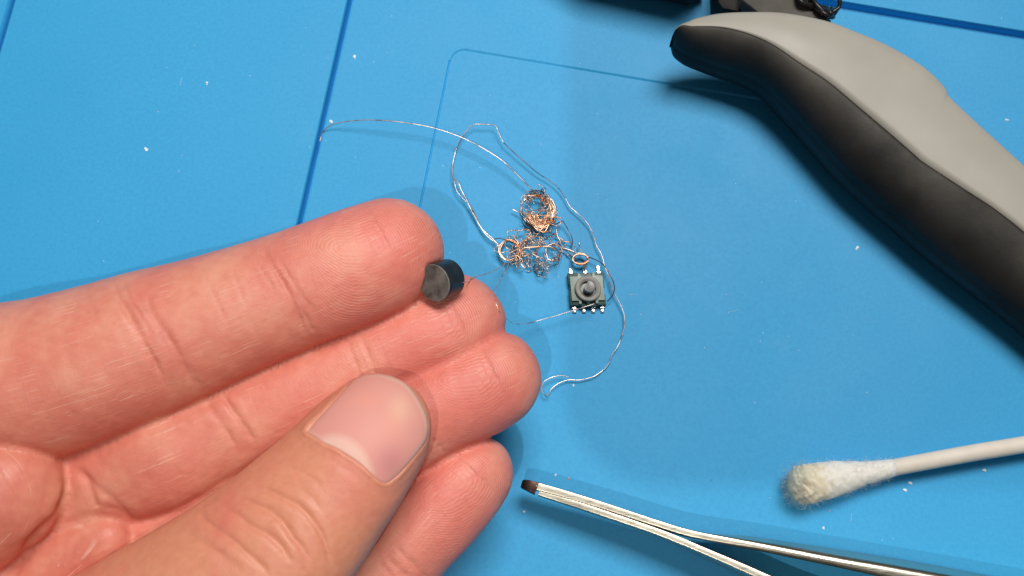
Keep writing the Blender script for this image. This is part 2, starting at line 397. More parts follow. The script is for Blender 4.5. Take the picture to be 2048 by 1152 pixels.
V, F = blade(lo); auto(mesh_obj('arm', V, F, M_steel, tw), 50)
tp = [(1043, 967, 8.2, 5.4, 1.1, 0), (1047, 968, 8.6, 5.2, 1.5, 0), (1058, 971, 8.9, 5.0, 1.8, 0), (1074, 977, 9.03, 5.0, 2.1, 0)]
V, F = blade(tp, 16); auto(mesh_obj('tip', V, F, M_tip, tw), 50)['label'] = 'tip with a dark brown reflection painted in'
settle(tw, P(1400, 1085, 0.5))
tag(tw, 'steel tweezers lying on their side with a dark reflection painted on the tip, bottom edge', 'tweezers')

# ---------------------------------------------------------------- cotton swab
M_stick = mat('white_paper_stick', rough=0.6, spec=0.3, build=mottled((0.78, 0.70, 0.60), (0.84, 0.77, 0.68), 400, (0.45, 0.6), 0.25, 2500, 0.03))
hx = P(1585, 973, 3.9); hb = P(1778, 937, 3.9)
AX = (hb - hx) / np.linalg.norm(hb - hx); HL = np.linalg.norm(hb - hx)
LAT = np.array([-AX[1], AX[0], 0]); ZZ = np.array([0, 0, 1.0])
def cotton(nt, b):
    g = nd(nt, 'ShaderNodeNewGeometry'); mp = nd(nt, 'ShaderNodeVectorMath', operation='SUBTRACT'); nt.links.new(g.outputs['Position'], mp.inputs[0]); mp.inputs[1].default_value = tuple(hx * S)
    dt = nd(nt, 'ShaderNodeVectorMath', operation='DOT_PRODUCT'); nt.links.new(mp.outputs[0], dt.inputs[0]); dt.inputs[1].default_value = tuple(AX / (HL * S))
    v = texco(nt); n = noise(nt, v, 500, 5, 0.6)
    t = mathn(nt, 'ADD', dt.outputs['Value'], mathn(nt, 'MULTIPLY', mathn(nt, 'SUBTRACT', n, 0.5), 0.55))
    nt.links.new(ramp(nt, t, [(0.0, (0.66, 0.65, 0.53)), (0.12, (0.76, 0.70, 0.54)), (0.24, (0.84, 0.76, 0.59)), (0.38, (0.92, 0.89, 0.81)), (0.8, (0.93, 0.90, 0.84))]), b.inputs['Base Color'])
    bump(nt, b, noise(nt, v, 1800, 6, 0.7), 0.5, 0.15); b.inputs['Subsurface Weight'].default_value = 0.5; b.inputs['Subsurface Scale'].default_value = 1.2 * S; b.inputs['Subsurface Radius'].default_value = (1, 0.9, 0.75)
    b.inputs['Sheen Weight'].default_value = 0.3
M_cotton = mat('cotton_wool', rough=0.9, spec=0.1, build=cotton)
sw = empty('cotton_swab')
MB().tube(spline([hb - AX * 2.5, hb + AX * 14, P(2048, 889, 3.9), P(2320, 842, 3.9)], 24), 1.52, 24).build('stick', M_stick, sw)
def head_r(t):
    return np.interp(t, [-0.04, 0.0, 0.06, 0.15, 0.3, 0.45, 0.6, 0.75, 0.9, 1.0, 1.05], [0.9, 2.2, 3.1, 3.45, 3.3, 3.1, 2.6, 2.05, 1.75, 1.62, 1.5])
def wob(x, y, z):
    return (np.sin(x * 1.9 + 1.3 * np.sin(y * 1.7)) * np.cos(y * 1.4 + z) + 0.6 * np.sin(x * 3.7 + y * 2.9 + 1) * np.cos(z * 3.3 + x) + 0.35 * np.sin(x * 8 + 3 * np.sin(z * 5)) * np.cos(y * 7.3))
NL, NS = 90, 72
tt = np.linspace(-0.04, 1.05, NL); aa = np.linspace(0, 2 * np.pi, NS, endpoint=False)
Tt, Aa = np.meshgrid(tt, aa, indexing='ij')
R0 = head_r(Tt); amp = np.clip(1.1 - Tt, 0.1, 1.1) * 0.13 + np.clip(0.22 - Tt, 0, 1) * 1.3
Pp = hx + Tt[..., None] * HL * AX
base = Pp + R0[..., None] * (np.cos(Aa)[..., None] * LAT + np.sin(Aa)[..., None] * ZZ)
Rr = R0 + amp * wob(base[..., 0], base[..., 1], base[..., 2]); Rr = np.maximum(Rr, 0.2)
HV = Pp + Rr[..., None] * (np.cos(Aa)[..., None] * LAT + np.sin(Aa)[..., None] * ZZ)
HV[..., 2] = np.maximum(HV[..., 2], 0.05)
ii = np.arange(NL * NS).reshape(NL, NS)
F = [(ii[i, k], ii[i, (k + 1) % NS], ii[i + 1, (k + 1) % NS], ii[i + 1, k]) for i in range(NL - 1) for k in range(NS)] + [tuple(ii[0])[::-1], tuple(ii[-1])]
mesh_obj('cotton_tip', HV.reshape(-1, 3), [f[::-1] for f in F], M_cotton, sw)
fb = MB()
for k in range(4200):
    tip_f = k < 900
    t = rng.uniform(-0.04, 0.16) if tip_f else rng.uniform(-0.02, 1.03); a = rng.uniform(0, 2 * math.pi)
    r = float(head_r(t)) + rng.uniform(-0.25, 0.1)
    rad = math.cos(a) * LAT + math.sin(a) * ZZ; tan = -math.sin(a) * LAT + math.cos(a) * ZZ
    p = hx + t * HL * AX + r * rad
    L = rng.uniform(0.6, 2.0) * (1.6 if tip_f else 0.9)
    d = tan * rng.normal(0, 1) + AX * rng.normal(-0.2 if tip_f else 0.5, 0.7) + rad * rng.normal(0.05, 0.16)
    d /= np.linalg.norm(d); q = [p]
    for j in range(5):
        d = d + rng.normal(0, 0.35, 3) - rad * 0.10; d /= np.linalg.norm(d); p = p + d * L / 5; q.append(p)
    q = np.array(q); q[:, 2] = np.maximum(q[:, 2], 0.08)
    fb.tube(q, 0.013, 3, False)
fo = fb.build('cotton_fibre', M_cotton, sw); fo['kind'] = 'stuff'
settle(sw, P(1780, 940, 0.1))
tag(sw, 'used cotton swab with yellowed frayed tip and white stick', 'cotton swab')

# ---------------------------------------------------------------- the little switch
def chip_mat(c0, c1, r): return mottled(c0, c1, 900, (r, r + 0.15), 0.3, 5000, 0.02)
M_base = mat('dark_teal_plastic', rough=0.4, build=chip_mat((0.012, 0.05, 0.052), (0.025, 0.085, 0.08), 0.35))
M_cover = mat('grey_green_cover', rough=0.45, metal=0.0, build=chip_mat((0.26, 0.33, 0.285), (0.34, 0.41, 0.36), 0.35))
M_collar = mat('dark_grey_collar', rough=0.45, build=chip_mat((0.20, 0.195, 0.175), (0.28, 0.27, 0.245), 0.4))
M_shaft = mat('charcoal_shaft', rough=0.4, build=chip_mat((0.15, 0.155, 0.155), (0.22, 0.22, 0.22), 0.3))
M_tin = mat('tinned_pin', metal=1.0, rough=0.22, build=mottled((0.75, 0.72, 0.66), (0.9, 0.88, 0.84), 900))
sq = empty('push_switch')
ZB = mz(1174, 580)
c0 = P(1173.5, 578, ZB + 1.6)
sa = math.radians(-3.6) * -1
sx = np.array([math.cos(sa) * 1, math.sin(-0.02), 0]); sx = np.array([math.cos(-0.02), math.sin(-0.02) + 0.035, 0]); sx /= np.linalg.norm(sx)
sy = np.array([-0.075, 0.997, 0])
def SW(v): return np.array([c0[0], c0[1], ZB]) + sx * v[0] + sy * v[1] + np.array([0, 0, v[2]])
auto(MB().prism([(-3.35, -3.1), (-1.5, -3.1), (-1.4, -3.35), (1.5, -3.35), (1.6, -3.1), (3.35, -3.1), (3.35, -1.2), (3.2, -1.1), (3.2, 0.2), (3.35, 0.3), (3.35, 3.1), (-3.35, 3.1), (-3.35, 1.0), (-3.2, 0.9), (-3.2, -0.3), (-3.35, -0.4)], 0.15, 1.7, SW, 0.12).build('base', M_base, sq))
cover = [(-3.0, -2.35), (-1.75, -2.35), (-1.7, -2.95), (-1.25, -2.95), (-1.15, -2.1), (-0.2, -2.55), (-0.15, -2.9), (0.3, -2.9), (0.35, -2.5), (1.25, -2.1), (1.45, -2.9), (1.9, -2.9), (1.95, -2.3), (3.15, -2.3), (3.15, 2.45), (1.75, 2.5), (1.65, 3.1), (1.25, 3.1), (1.15, 2.4), (-0.95, 2.35), (-1.05, 2.9), (-1.5, 2.9), (-1.6, 2.35), (-3.05, 2.35)]
auto(MB().prism(cover, 1.72, 2.25, SW, 0.1).build('cover', M_cover, sq))
def disc(cx, cy, r0, r1, z0, z1, n=48):
    prof = [(r0, z0), (r1, z0), (r1, z1 - 0.12), (r1 - 0.05, z1 - 0.03), (r1 - 0.14, z1), (r0 + 0.08, z1), (r0, z1 - 0.08)]
    V = []; F = []
    for k in range(n):
        a = 2 * math.pi * k / n
        for r, z in prof: V.append(SW(np.array([cx + r * math.cos(a), cy + r * math.sin(a), z])))
    m = len(prof)
    for k in range(n):
        for j in range(m): F.append((k * m + j, ((k + 1) % n) * m + j, ((k + 1) % n) * m + (j + 1) % m, k * m + (j + 1) % m))
    return V, F
V, F = disc(0.15, -0.18, 1.38, 2.42, 2.2, 3.1); auto(mesh_obj('collar', V, F, M_collar, sq), 60)
shp = []
for k in range(36):
    a = 2 * math.pi * k / 36; x, y = 1.08 * math.cos(a), 1.08 * math.sin(a)
    shp.append((0.25 + x, -0.20 + y))
shp = [((x + 0.82 * dd_), (y - 0.57 * dd_)) for x, y in shp for dd_ in [max(0, (-0.82 * (x - 0.25) + 0.57 * (y + 0.2)) - 0.72)]]
auto(MB().prism(shp, 2.2, 4.9, SW, 0.07).build('shaft', M_shaft, sq), 20)
def pin(x, y0, y1, sgn):
    m = MB()
    for (a, b, z0, z1) in ((y0, y0 + 0.45 * sgn, 0.45, 0.95), (y0 + 0.42 * sgn, y1, 0.04, 0.34)):
        lo_, hi_ = min(a, b), max(a, b); m.prism([(x - 0.34, lo_), (x + 0.34, lo_), (x + 0.34, hi_), (x - 0.34, hi_)], z0, z1, SW, 0.07)
    lo_, hi_ = sorted((y0 + 0.34 * sgn, y0 + 0.52 * sgn)); m.prism([(x - 0.33, lo_), (x + 0.33, lo_), (x + 0.33, hi_), (x - 0.33, hi_)], 0.1, 0.93, SW)
    auto(m.build('pin', M_tin, sq))
for x in (-2.6, -0.8, 0.95, 2.65): pin(x, -3.0, -4.35, -1)
for x, y in ((-2.65, 4.3), (0.05, 4.0), (2.6, 4.8)): pin(x, 2.95, y, 1)
settle(sq, SW(np.array([0, 0, 0.1])))
tag(sq, 'tiny square push switch with round collar, shaft and metal pins', 'switch')

# ---------------------------------------------------------------- the hand: one closed surface taken from a distance field
# chains: photo px, py, height z of the centre line (mm), half width in px; ratio = thickness / width
CH = {
 'index': dict(ratio=0.86, pts=[(776, 506, 30.5, 112), (733, 527, 30.8, 119), (665, 553, 31, 121), (600, 577, 31, 122), (530, 603, 31, 126), (450, 633, 31, 133), (370, 664, 30.5, 143), (290, 693, 30.3, 153), (200, 725, 30, 160), (90, 758, 29, 166), (-40, 788, 28, 174), (-200, 850, 26, 190)]),
 'middle': dict(ratio=0.86, pts=[(908, 652, 22.5, 106), (870, 668, 23, 110), (800, 695, 23.3, 110), (700, 740, 23.6, 106), (600, 785, 24, 108), (500, 830, 24, 112), (420, 866, 23.5, 120), (330, 905, 23, 132), (250, 935, 21.5, 128), (150, 985, 19, 130), (0, 1060, 17, 140)]),
 'ring': dict(ratio=0.88, pts=[(982, 757, 21.7, 101), (945, 774, 22, 107), (870, 812, 22.3, 108), (790, 860, 22.3, 106), (700, 905, 21, 106), (600, 950, 20, 110), (480, 1010, 18.5, 116), (350, 1080, 17, 126), (200, 1160, 15.5, 140)]),
 'pinky': dict(ratio=0.90, pts=[(942, 948, 18.5, 85), (915, 978, 18.8, 91), (868, 1032, 19, 93), (820, 1085, 19, 92), (765, 1150, 18.5, 94), (700, 1215, 18, 98), (600, 1290, 17, 106), (480, 1360, 16, 120), (300, 1420, 15, 140)]),
 'thumb': dict(ratio=0.74, pts=[(757, 857, 36.0, 107), (739, 878, 36.1, 120), (714, 906, 36.1, 130), (684, 943, 36.1, 138), (648, 986, 36, 145), (604, 1036, 36, 156), (552, 1093, 35.8, 168), (492, 1150, 35.3, 180), (412, 1212, 34.5, 190), (295, 1290, 32, 200), (130, 1400, 28, 215), (-60, 1500, 24, 230)]),
}
PALM = [  # rounded pads and webs: chains as above
 dict(ratio=0.95, pts=[(6, 975, 28.0, 133), (-60, 1000, 27, 152), (-200, 1080, 26, 170)]),
 dict(ratio=0.8, pts=[(207, 1082, 24.0, 66), (150, 1110, 22, 84), (80, 1160, 19, 105)]),
 dict(ratio=0.8, pts=[(200, 1010, 19.0, 52), (150, 1065, 17.0, 90)]),
 dict(ratio=0.7, pts=[(150, 960, 12, 140), (50, 1080, 11.5, 200), (-80, 1180, 15, 240), (-250, 1300, 16.5, 260)]),
 dict(ratio=0.7, pts=[(320, 1150, 14, 140), (200, 1300, 15, 200), (0, 1420, 16, 230), (-250, 1380, 17, 250)]),
 dict(ratio=0.72, pts=[(-200, 1330, 18, 270), (-350, 1420, 19, 250), (-620, 1560, 20, 215), (-900, 1700, 21, 215)]),
]
def chain(pts, ratio, n=44):
    q = spline(pts, n)
    C = np.array([P(a[0], a[1], a[2]) for a in q]); R = np.array([a[3] * mmpp(c) for a, c in zip(q, C)])
    T = -np.gradient(C, axis=0); T /= np.linalg.norm(T, axis=1)[:, None]
    N = np.array([0, 0, 1.0]) - T * T[:, 2:3]; N /= np.linalg.norm(N, axis=1)[:, None]
    B = np.cross(T, N)
    s = np.concatenate([[0], np.cumsum(np.linalg.norm(np.diff(C, axis=0), axis=1))])
    return dict(C=C, R=R, T=T, N=N, B=B, s=s, ratio=ratio)
chs = {k: chain(v['pts'], v['ratio']) for k, v in CH.items()}
palms = [chain(v['pts'], v['ratio'], 14) for v in PALM]
def rot_frame(c, deg):                       # roll a chain's cross-section about its axis
    a = math.radians(deg); N, B = c['N'].copy(), c['B'].copy()
    c['N'] = N * math.cos(a) + B * math.sin(a); c['B'] = B * math.cos(a) - N * math.sin(a)
rot_frame(chs['thumb'], -14)
Hh = 0.42; PAD = 5.0
allC = np.vstack([c['C'] for c in list(chs.values()) + palms]); allR = np.concatenate([c['R'] for c in list(chs.values()) + palms])
LO = (allC - allR[:, None]).min(0) - 2; HI = (allC + allR[:, None]).max(0) + 2
XMIN = P(-420, 900, 25)[0]; YMIN = P(500, 1440, 25)[1]
LO[0] = max(LO[0], XMIN); LO[1] = max(LO[1], YMIN)
dims = np.ceil((HI - LO) / Hh).astype(int) + 1
ax = [LO[i] + Hh * np.arange(dims[i]) for i in range(3)]
def seg_eval(X, Y, Z, c, i):
    A, Bp = c['C'][i], c['C'][i + 1]; d = Bp - A; L2 = d @ d
    rx, ry, rz = X - A[0], Y - A[1], Z - A[2]
    t = np.clip((rx * d[0] + ry * d[1] + rz * d[2]) / L2, 0, 1)
    R = c['R'][i] + (c['R'][i + 1] - c['R'][i]) * t
    rx = rx - d[0] * t; ry = ry - d[1] * t; rz = rz - d[2] * t
    Tn, N, B = c['T'][i], c['N'][i], c['B'][i]
    u = rx * B[0] + ry * B[1] + rz * B[2]; wv = (rx * N[0] + ry * N[1] + rz * N[2]); a = rx * Tn[0] + ry * Tn[1] + rz * Tn[2]
    rw = R * c['ratio']
    k1 = np.sqrt((u / R)**2 + (wv / rw)**2 + (a / R)**2) + 1e-6
    k2 = np.sqrt((u / R**2)**2 + (wv / rw**2)**2 + (a / R**2)**2) + 1e-6
    return k1 * (k1 - 1) / k2, t, u, wv
def field(c):
    Vf = np.full(dims, PAD, np.float32)
    for i in range(len(c['C']) - 1):
        r = max(c['R'][i], c['R'][i + 1]) + PAD
        lo = np.minimum(c['C'][i], c['C'][i + 1]) - r; hi = np.maximum(c['C'][i], c['C'][i + 1]) + r
        a = np.clip(((lo - LO) / Hh).astype(int), 0, dims); b = np.clip(((hi - LO) / Hh).astype(int) + 1, 0, dims)
        if np.any(b - a <= 1): continue
        X = ax[0][a[0]:b[0], None, None].astype(np.float32); Y = ax[1][None, a[1]:b[1], None].astype(np.float32); Z = ax[2][None, None, a[2]:b[2]].astype(np.float32)
        d, _, _, _ = seg_eval(X, Y, Z, c, i)
        sl = Vf[a[0]:b[0], a[1]:b[1], a[2]:b[2]]; np.minimum(sl, d, out=sl)
    return Vf
def smin(a, b, k):
    h = np.clip(0.5 + 0.5 * (b - a) / k, 0, 1); return b + (a - b) * h - k * h * (1 - h)
palmF = field(palms[3])
for c, k in ((palms[4], 4), (palms[5], 4), (palms[2], 1.2), (palms[1], 1.6)): palmF = smin(palmF, field(c), k)
total = palmF
for nme, k in (('pinky', 0.25), ('ring', 0.25), ('middle', 0.3)): total = smin(total, field(chs[nme]), k)
hi_ = smin(field(chs['index']), field(palms[0]), 0.5)
total = smin(total, hi_, 0.3); del hi_
total = smin(total, field(chs['thumb']), 0.3)
cyd = Rt * -0.56 + Up * -0.22 - Fw * 0.80; cyd /= np.linalg.norm(cyd); cyc = P(868, 566, 34.0); cyr = 38.5 * mmpp(cyc)
b0 = np.clip(((cyc - 9 - LO) / Hh).astype(int), 0, dims); b1 = np.clip(((cyc + 9 - LO) / Hh).astype(int), 0, dims)
Xc = ax[0][b0[0]:b1[0], None, None] - cyc[0]; Yc = ax[1][None, b0[1]:b1[1], None] - cyc[1]; Zc = ax[2][None, None, b0[2]:b1[2]] - cyc[2]
hc = Xc * cyd[0] + Yc * cyd[1] + Zc * cyd[2]; rc_ = np.sqrt(np.maximum((Xc - hc * cyd[0])**2 + (Yc - hc * cyd[1])**2 + (Zc - hc * cyd[2])**2, 0))
cyl = np.maximum(rc_ - cyr * 0.94, np.abs(hc + 2.1) - 2.15)
sl = total[b0[0]:b1[0], b0[1]:b1[1], b0[2]:b1[2]]; sl[...] = -smin(-sl, cyl.astype(np.float32), 0.8)
# the cut end beyond the frame is closed by the border of the grid
for sl in ((0, slice(None), slice(None)), (-1, slice(None), slice(None)), (slice(None), 0, slice(None)), (slice(None), -1, slice(None)), (slice(None), slice(None), 0), (slice(None), slice(None), -1)): total[sl] = 0.3
def surface_nets(V):
    Sg = V < 0
    nx, ny, nz = V.shape
    cnt = np.zeros((nx - 1, ny - 1, nz - 1), np.int8)
    for i in (0, 1):
        for j in (0, 1):
            for k in (0, 1): cnt += Sg[i:nx - 1 + i, j:ny - 1 + j, k:nz - 1 + k]
    I, J, K = np.nonzero((cnt > 0) & (cnt < 8)); del cnt
    idx = np.full((nx - 1, ny - 1, nz - 1), -1, np.int32); idx[I, J, K] = np.arange(len(I))
    cor = {(a, b, c): V[I + a, J + b, K + c] for a in (0, 1) for b in (0, 1) for c in (0, 1)}
    acc = np.zeros((len(I), 3)); n = np.zeros(len(I))
    for a, b in [(p, q) for p in cor for q in cor if p < q and sum(abs(x - y) for x, y in zip(p, q)) == 1]:
        va, vb = cor[a], cor[b]; m = (va < 0) != (vb < 0)
        t = np.where(m, va / np.where(m, va - vb, 1), 0)
        for d in range(3): acc[:, d] += np.where(m, a[d] + (b[d] - a[d]) * t, 0)
        n += m
    pts = np.stack([I, J, K], 1) + acc / n[:, None]
    quads = []
    for axn in range(3):
        s0 = [slice(None)] * 3; s1 = [slice(None)] * 3; s0[axn] = slice(0, -1); s1[axn] = slice(1, None)
        for o_ in range(3):
            if o_ != axn: s0[o_] = slice(1, -1); s1[o_] = slice(1, -1)
        A, B_ = Sg[tuple(s0)], Sg[tuple(s1)]; m = A != B_
        g = np.array(np.nonzero(m)).T; inside = A[m]
        for o_ in range(3):
            if o_ != axn: g[:, o_] += 1
        u, v = (axn + 1) % 3, (axn + 2) % 3
        def cell(du, dv):
            h = g.copy(); h[:, u] -= du; h[:, v] -= dv; return idx[h[:, 0], h[:, 1], h[:, 2]]
        q = np.stack([cell(1, 1), cell(0, 1), cell(0, 0), cell(1, 0)], 1)
        q[~inside] = q[~inside][:, ::-1]; quads.append(q)
    return pts, np.vstack(quads)
pts, quads = surface_nets(total)
HVt = pts * Hh + LO
del total, palmF
# light smoothing of grid steps
E = np.vstack([quads[:, [0, 1]], quads[:, [1, 2]], quads[:, [2, 3]], quads[:, [3, 0]]])
for lam in (0.5, 0.5, 0.35):
    acc = np.zeros_like(HVt); n = np.zeros(len(HVt))
    for a, b in ((0, 1), (1, 0)):
        for d in range(3): acc[:, d] += np.bincount(E[:, a], HVt[E[:, b], d], len(HVt))
        n += np.bincount(E[:, a], minlength=len(HVt))
    HVt = HVt + lam * (acc / n[:, None] - HVt)
# per-vertex finger coordinates
names = list(CH)
D = np.full((len(HVt), len(names) + 1), 50.0); Sv = np.zeros((len(HVt), len(names))); Uv = np.zeros_like(Sv); Wv = np.zeros_like(Sv)
for j, nme in enumerate(names):
    c = chs[nme]
    for i in range(len(c['C']) - 1):
        d, t, u, wv = seg_eval(HVt[:, 0], HVt[:, 1], HVt[:, 2], c, i)
        m = d < D[:, j]; D[m, j] = d[m]; Sv[m, j] = (c['s'][i] + (c['s'][i + 1] - c['s'][i]) * t)[m]
        ra = np.arctan2(u, wv / c['ratio']); Uv[m, j] = (ra * c['R'][i])[m]; Wv[m, j] = wv[m]
for c in palms:
    for i in range(len(c['C']) - 1):
        d, *_ = seg_eval(HVt[:, 0], HVt[:, 1], HVt[:, 2], c, i); D[:, -1] = np.minimum(D[:, -1], d)
srt = np.sort(D, 1); part0 = np.argmin(D, 1); gap0 = srt[:, 1] - srt[:, 0]
pc = np.minimum(part0, len(names) - 1)
a_s = Sv[np.arange(len(HVt)), pc]; a_u = Uv[np.arange(len(HVt)), pc]
# tip cap: continue s beyond the first centre
for j, nme in enumerate(names):
    m = part0 == j; c = chs[nme]; da = (HVt[m] - c['C'][0]) @ c['T'][0]
    a_s[m] = np.where(da > 0, -da * 1.15, a_s[m])
# one subdivision through Blender, carrying the coordinates along
tm = bpy.data.meshes.new('tmp'); tm.from_pydata([tuple(v) for v in HVt], [], [tuple(int(i) for i in q) for q in quads])
for nme, arr in (('s', a_s), ('u', a_u), ('gap', gap0), ('part', part0.astype(float))):
    at = tm.attributes.new(nme, 'FLOAT', 'POINT'); at.data.foreach_set('value', np.asarray(arr, np.float32))
to = bpy.data.objects.new('tmp', tm); COL.objects.link(to)
md = to.modifiers.new('s', 'SUBSURF'); md.levels = 1; md.render_levels = 1
dg = bpy.context.evaluated_depsgraph_get(); em = bpy.data.meshes.new_from_object(to.evaluated_get(dg))
bpy.data.objects.remove(to)
nv_ = len(em.vertices)
def getf(n):
    a = np.zeros(nv_, np.float32); em.attributes[n].data.foreach_get('value', a); return a.astype(float)
co = np.zeros(nv_ * 3, np.float32); em.vertices.foreach_get('co', co); co = co.reshape(-1, 3).astype(float)
no = np.zeros(nv_ * 3, np.float32); em.vertex_normals.foreach_get('vector', no); no = no.reshape(-1, 3).astype(float)
s_, u_, gap_, part_ = getf('s'), getf('u'), getf('gap'), getf('part'); pid = np.rint(part_).astype(int)
px = proj(co); facing = np.clip((no @ -Fw) * 2.2, 0, 1)
def c1(L): return [(x / 1.492, 380 + y / 1.492) for x, y in L]
def c7(L): return [(330 + x / 3.057, 900 + y / 3.057) for x, y in L]
def c3(L): return [(x / 3.098, 780 + y / 3.097) for x, y in L]
def cN(L): return [(560 + x / 4.114, 720 + y / 4.114) for x, y in L]
def dist_poly(pp, L):
    """distance in px to a polyline and the side (signed), for points pp"""
    q = spline(L, 8 * len(L)); best = np.full(len(pp), 1e9); tpar = np.zeros(len(pp)); side = np.zeros(len(pp))
    for i in range(len(q) - 1):
        a, d = q[i], q[i + 1] - q[i]; L2 = d @ d
        if L2 < 1e-9: continue
        t = ((pp - a) @ d) / L2; tc = np.clip(t, 0, 1); e = pp - a - tc[:, None] * d; r = np.hypot(e[:, 0], e[:, 1])
        m = r < best; best[m] = r[m]; tpar[m] = ((i + tc) / (len(q) - 1))[m]; side[m] = np.sign(d[0] * e[:, 1] - d[1] * e[:, 0])[m]
    return best, tpar, side
fv0 = np.zeros(len(em.polygons) * 4, np.int32); em.loops.foreach_get('vertex_index', fv0)
disp = np.zeros(nv_); red = np.zeros(nv_)
IX, MD, RG, PK, TB, PM = range(6)
CRE = []   # (parts, points, depth mm, width px, redness)
def cr(parts, pts, depth, width, rd=0.5): CRE.append((parts, pts, depth, width, rd))
for L, dp, wd in (([(775, 150), (795, 200), (835, 262), (868, 320), (895, 385), (915, 452)], .42, 5.5), ([(815, 185), (850, 235), (885, 290), (920, 345), (945, 390)], .25, 4),
                  ([(880, 300), (900, 350), (925, 400), (940, 430)], .2, 4), ([(760, 190), (790, 250), (820, 300)], .12, 3)): cr((IX,), c1(L), dp, wd)
for L, dp, wd in (([(325, 240), (345, 300), (390, 380), (430, 460), (470, 535), (500, 600)], .45, 6), ([(430, 300), (460, 370), (510, 455), (550, 530), (590, 610)], .42, 6),
                  ([(360, 250), (385, 320), (425, 380), (460, 440)], .18, 4), ([(400, 280), (430, 340), (470, 420), (500, 480), (530, 560)], .16, 4), ([(560, 500), (585, 560), (600, 590)], .15, 4),
                  ([(600, 240), (640, 320), (680, 400)], .10, 4), ([(250, 270), (275, 350), (300, 430)], .08, 5), ([(680, 215), (715, 300), (735, 350)], .07, 4)): cr((IX,), c1(L), dp, wd)
for L, dp, wd in (([(1020, 420), (1045, 480), (1065, 530), (1085, 585)], .28, 5), ([(1060, 415), (1090, 470), (1115, 530), (1130, 570)], .22, 4),
                  ([(590, 590), (630, 655), (680, 730), (725, 800)], .36, 6), ([(635, 565), (680, 635), (730, 710), (770, 770)], .34, 5), ([(660, 600), (700, 660), (740, 720)], .18, 4), ([(760, 530), (800, 600)], .08, 4)): cr((MD,), c1(L), dp, wd)
for L, dp, wd in (([(1175, 1060), (1210, 1095), (1250, 1135), (1290, 1180)], .30, 5), ([(1150, 1090), (1190, 1130), (1230, 1170)], .25, 5), ([(1130, 1110), (1180, 1165)], .2, 4)): cr((PK,), c1(L), dp, wd)
cr((RG,), c1([(1290, 740), (1330, 790)]), .2, 4)
for L, dp, wd in (([(480, 222), (600, 240), (700, 280), (820, 345), (900, 430), (960, 520), (990, 600), (1010, 680), (1045, 760)], .42, 4.5), ([(370, 300), (500, 318), (620, 365), (715, 435), (780, 530), (850, 620), (885, 720)], .46, 5),
                  ([(330, 345), (430, 390), (520, 465), (600, 500), (680, 555), (740, 630), (790, 710)], .46, 5), ([(205, 370), (245, 435), (350, 505), (450, 585), (530, 655), (600, 720), (650, 790)], .42, 5),
                  ([(205, 360), (260, 310), (330, 290)], .25, 5), ([(760, 110), (840, 140), (910, 180), (960, 230)], .16, 3), ([(480, 470), (560, 440), (640, 430), (720, 400), (770, 395)], .08, 4),
                  ([(620, 530), (700, 600), (760, 700)], .08, 4), ([(820, 400), (850, 480), (900, 560), (905, 640)], .07, 4), ([(580, 170), (700, 200), (800, 230), (900, 300), (980, 400)], .14, 4), ([(100, 520), (220, 560), (330, 640), (420, 740)], .2, 6),
                  ([(140, 620), (250, 600), (380, 660), (480, 760)], .14, 5)): cr((TB,), c7(L), dp * 0.9, wd, 0.25)
for L, dp, wd in (([(420, 450), (520, 540), (560, 620), (590, 710), (600, 735)], .45, 6), ([(600, 735), (700, 740), (790, 790), (830, 830), (820, 880)], .40, 6), ([(470, 470), (560, 560), (650, 640), (760, 740), (815, 820)], .3, 6),
                  ([(0, 845), (120, 836), (260, 815)], .06, 8),
                  ([(420, 1100), (450, 980), (520, 900), (600, 860)], .18, 6), ([(500, 1150), (560, 1010), (700, 930)], .12, 5), ([(350, 1130), (420, 900)], .12, 6), ([(815, 890), (870, 940)], .3, 5)): cr((PM, IX, MD, TB), c3(L), dp, wd, 0.2)
cr((PM,), c1([(198, 830), (212, 870), (196, 925), (165, 975), (110, 1030), (75, 1075), (40, 1160)]), 1.5, 7, 0.6)
for parts, L, dp, wd, rd in CRE:
    L = np.array(L); m = np.isin(pid, parts) & (facing > 0.02)
    if TB in parts and len(parts) > 1: m &= pid != TB
    m &= (px[:, 0] > L[:, 0].min() - 40) & (px[:, 0] < L[:, 0].max() + 40) & (px[:, 1] > L[:, 1].min() - 40) & (px[:, 1] < L[:, 1].max() + 40)
    k = np.nonzero(m)[0]
    if not len(k): continue
    wob_ = 2.2 * np.sin(co[k, 0] * 1.7 + co[k, 1] * 0.6 + dp * 40) + 1.3 * np.sin(co[k, 1] * 3.1 - co[k, 0] * 0.7)
    r, tp_, sd_ = dist_poly(px[k] , L); rr = r * 1.0 + wob_ * sd_ * (0.22 if TB in parts else 0.5)
    tap = np.clip(np.minimum(tp_, 1 - tp_) / 0.2, 0, 1) * (0.75 + 0.25 * np.sin(tp_ * 17 + dp * 60) * (TB not in parts)); dp = dp * (1.0 if TB in parts else 0.72); wd = wd * (1.4 if TB in parts else 1.15)
    disp[k] -= dp * np.exp(-(rr / wd)**2) * tap * np.minimum(facing[k] * 1.5, 1)
    disp[k] += dp * 0.2 * np.exp(-((np.abs(rr) - 2.6 * wd) / (1.5 * wd))**2) * tap
    red[k] += rd * np.exp(-(rr / (wd * 3.0))**2) * tap
# creases where two parts meet
disp = disp * np.clip(gap_ / 1.1, 0, 1) - 0.10 * np.exp(-(gap_ / 0.6)**2) - 0.34 * np.exp(-(gap_ / 1.5)**2)
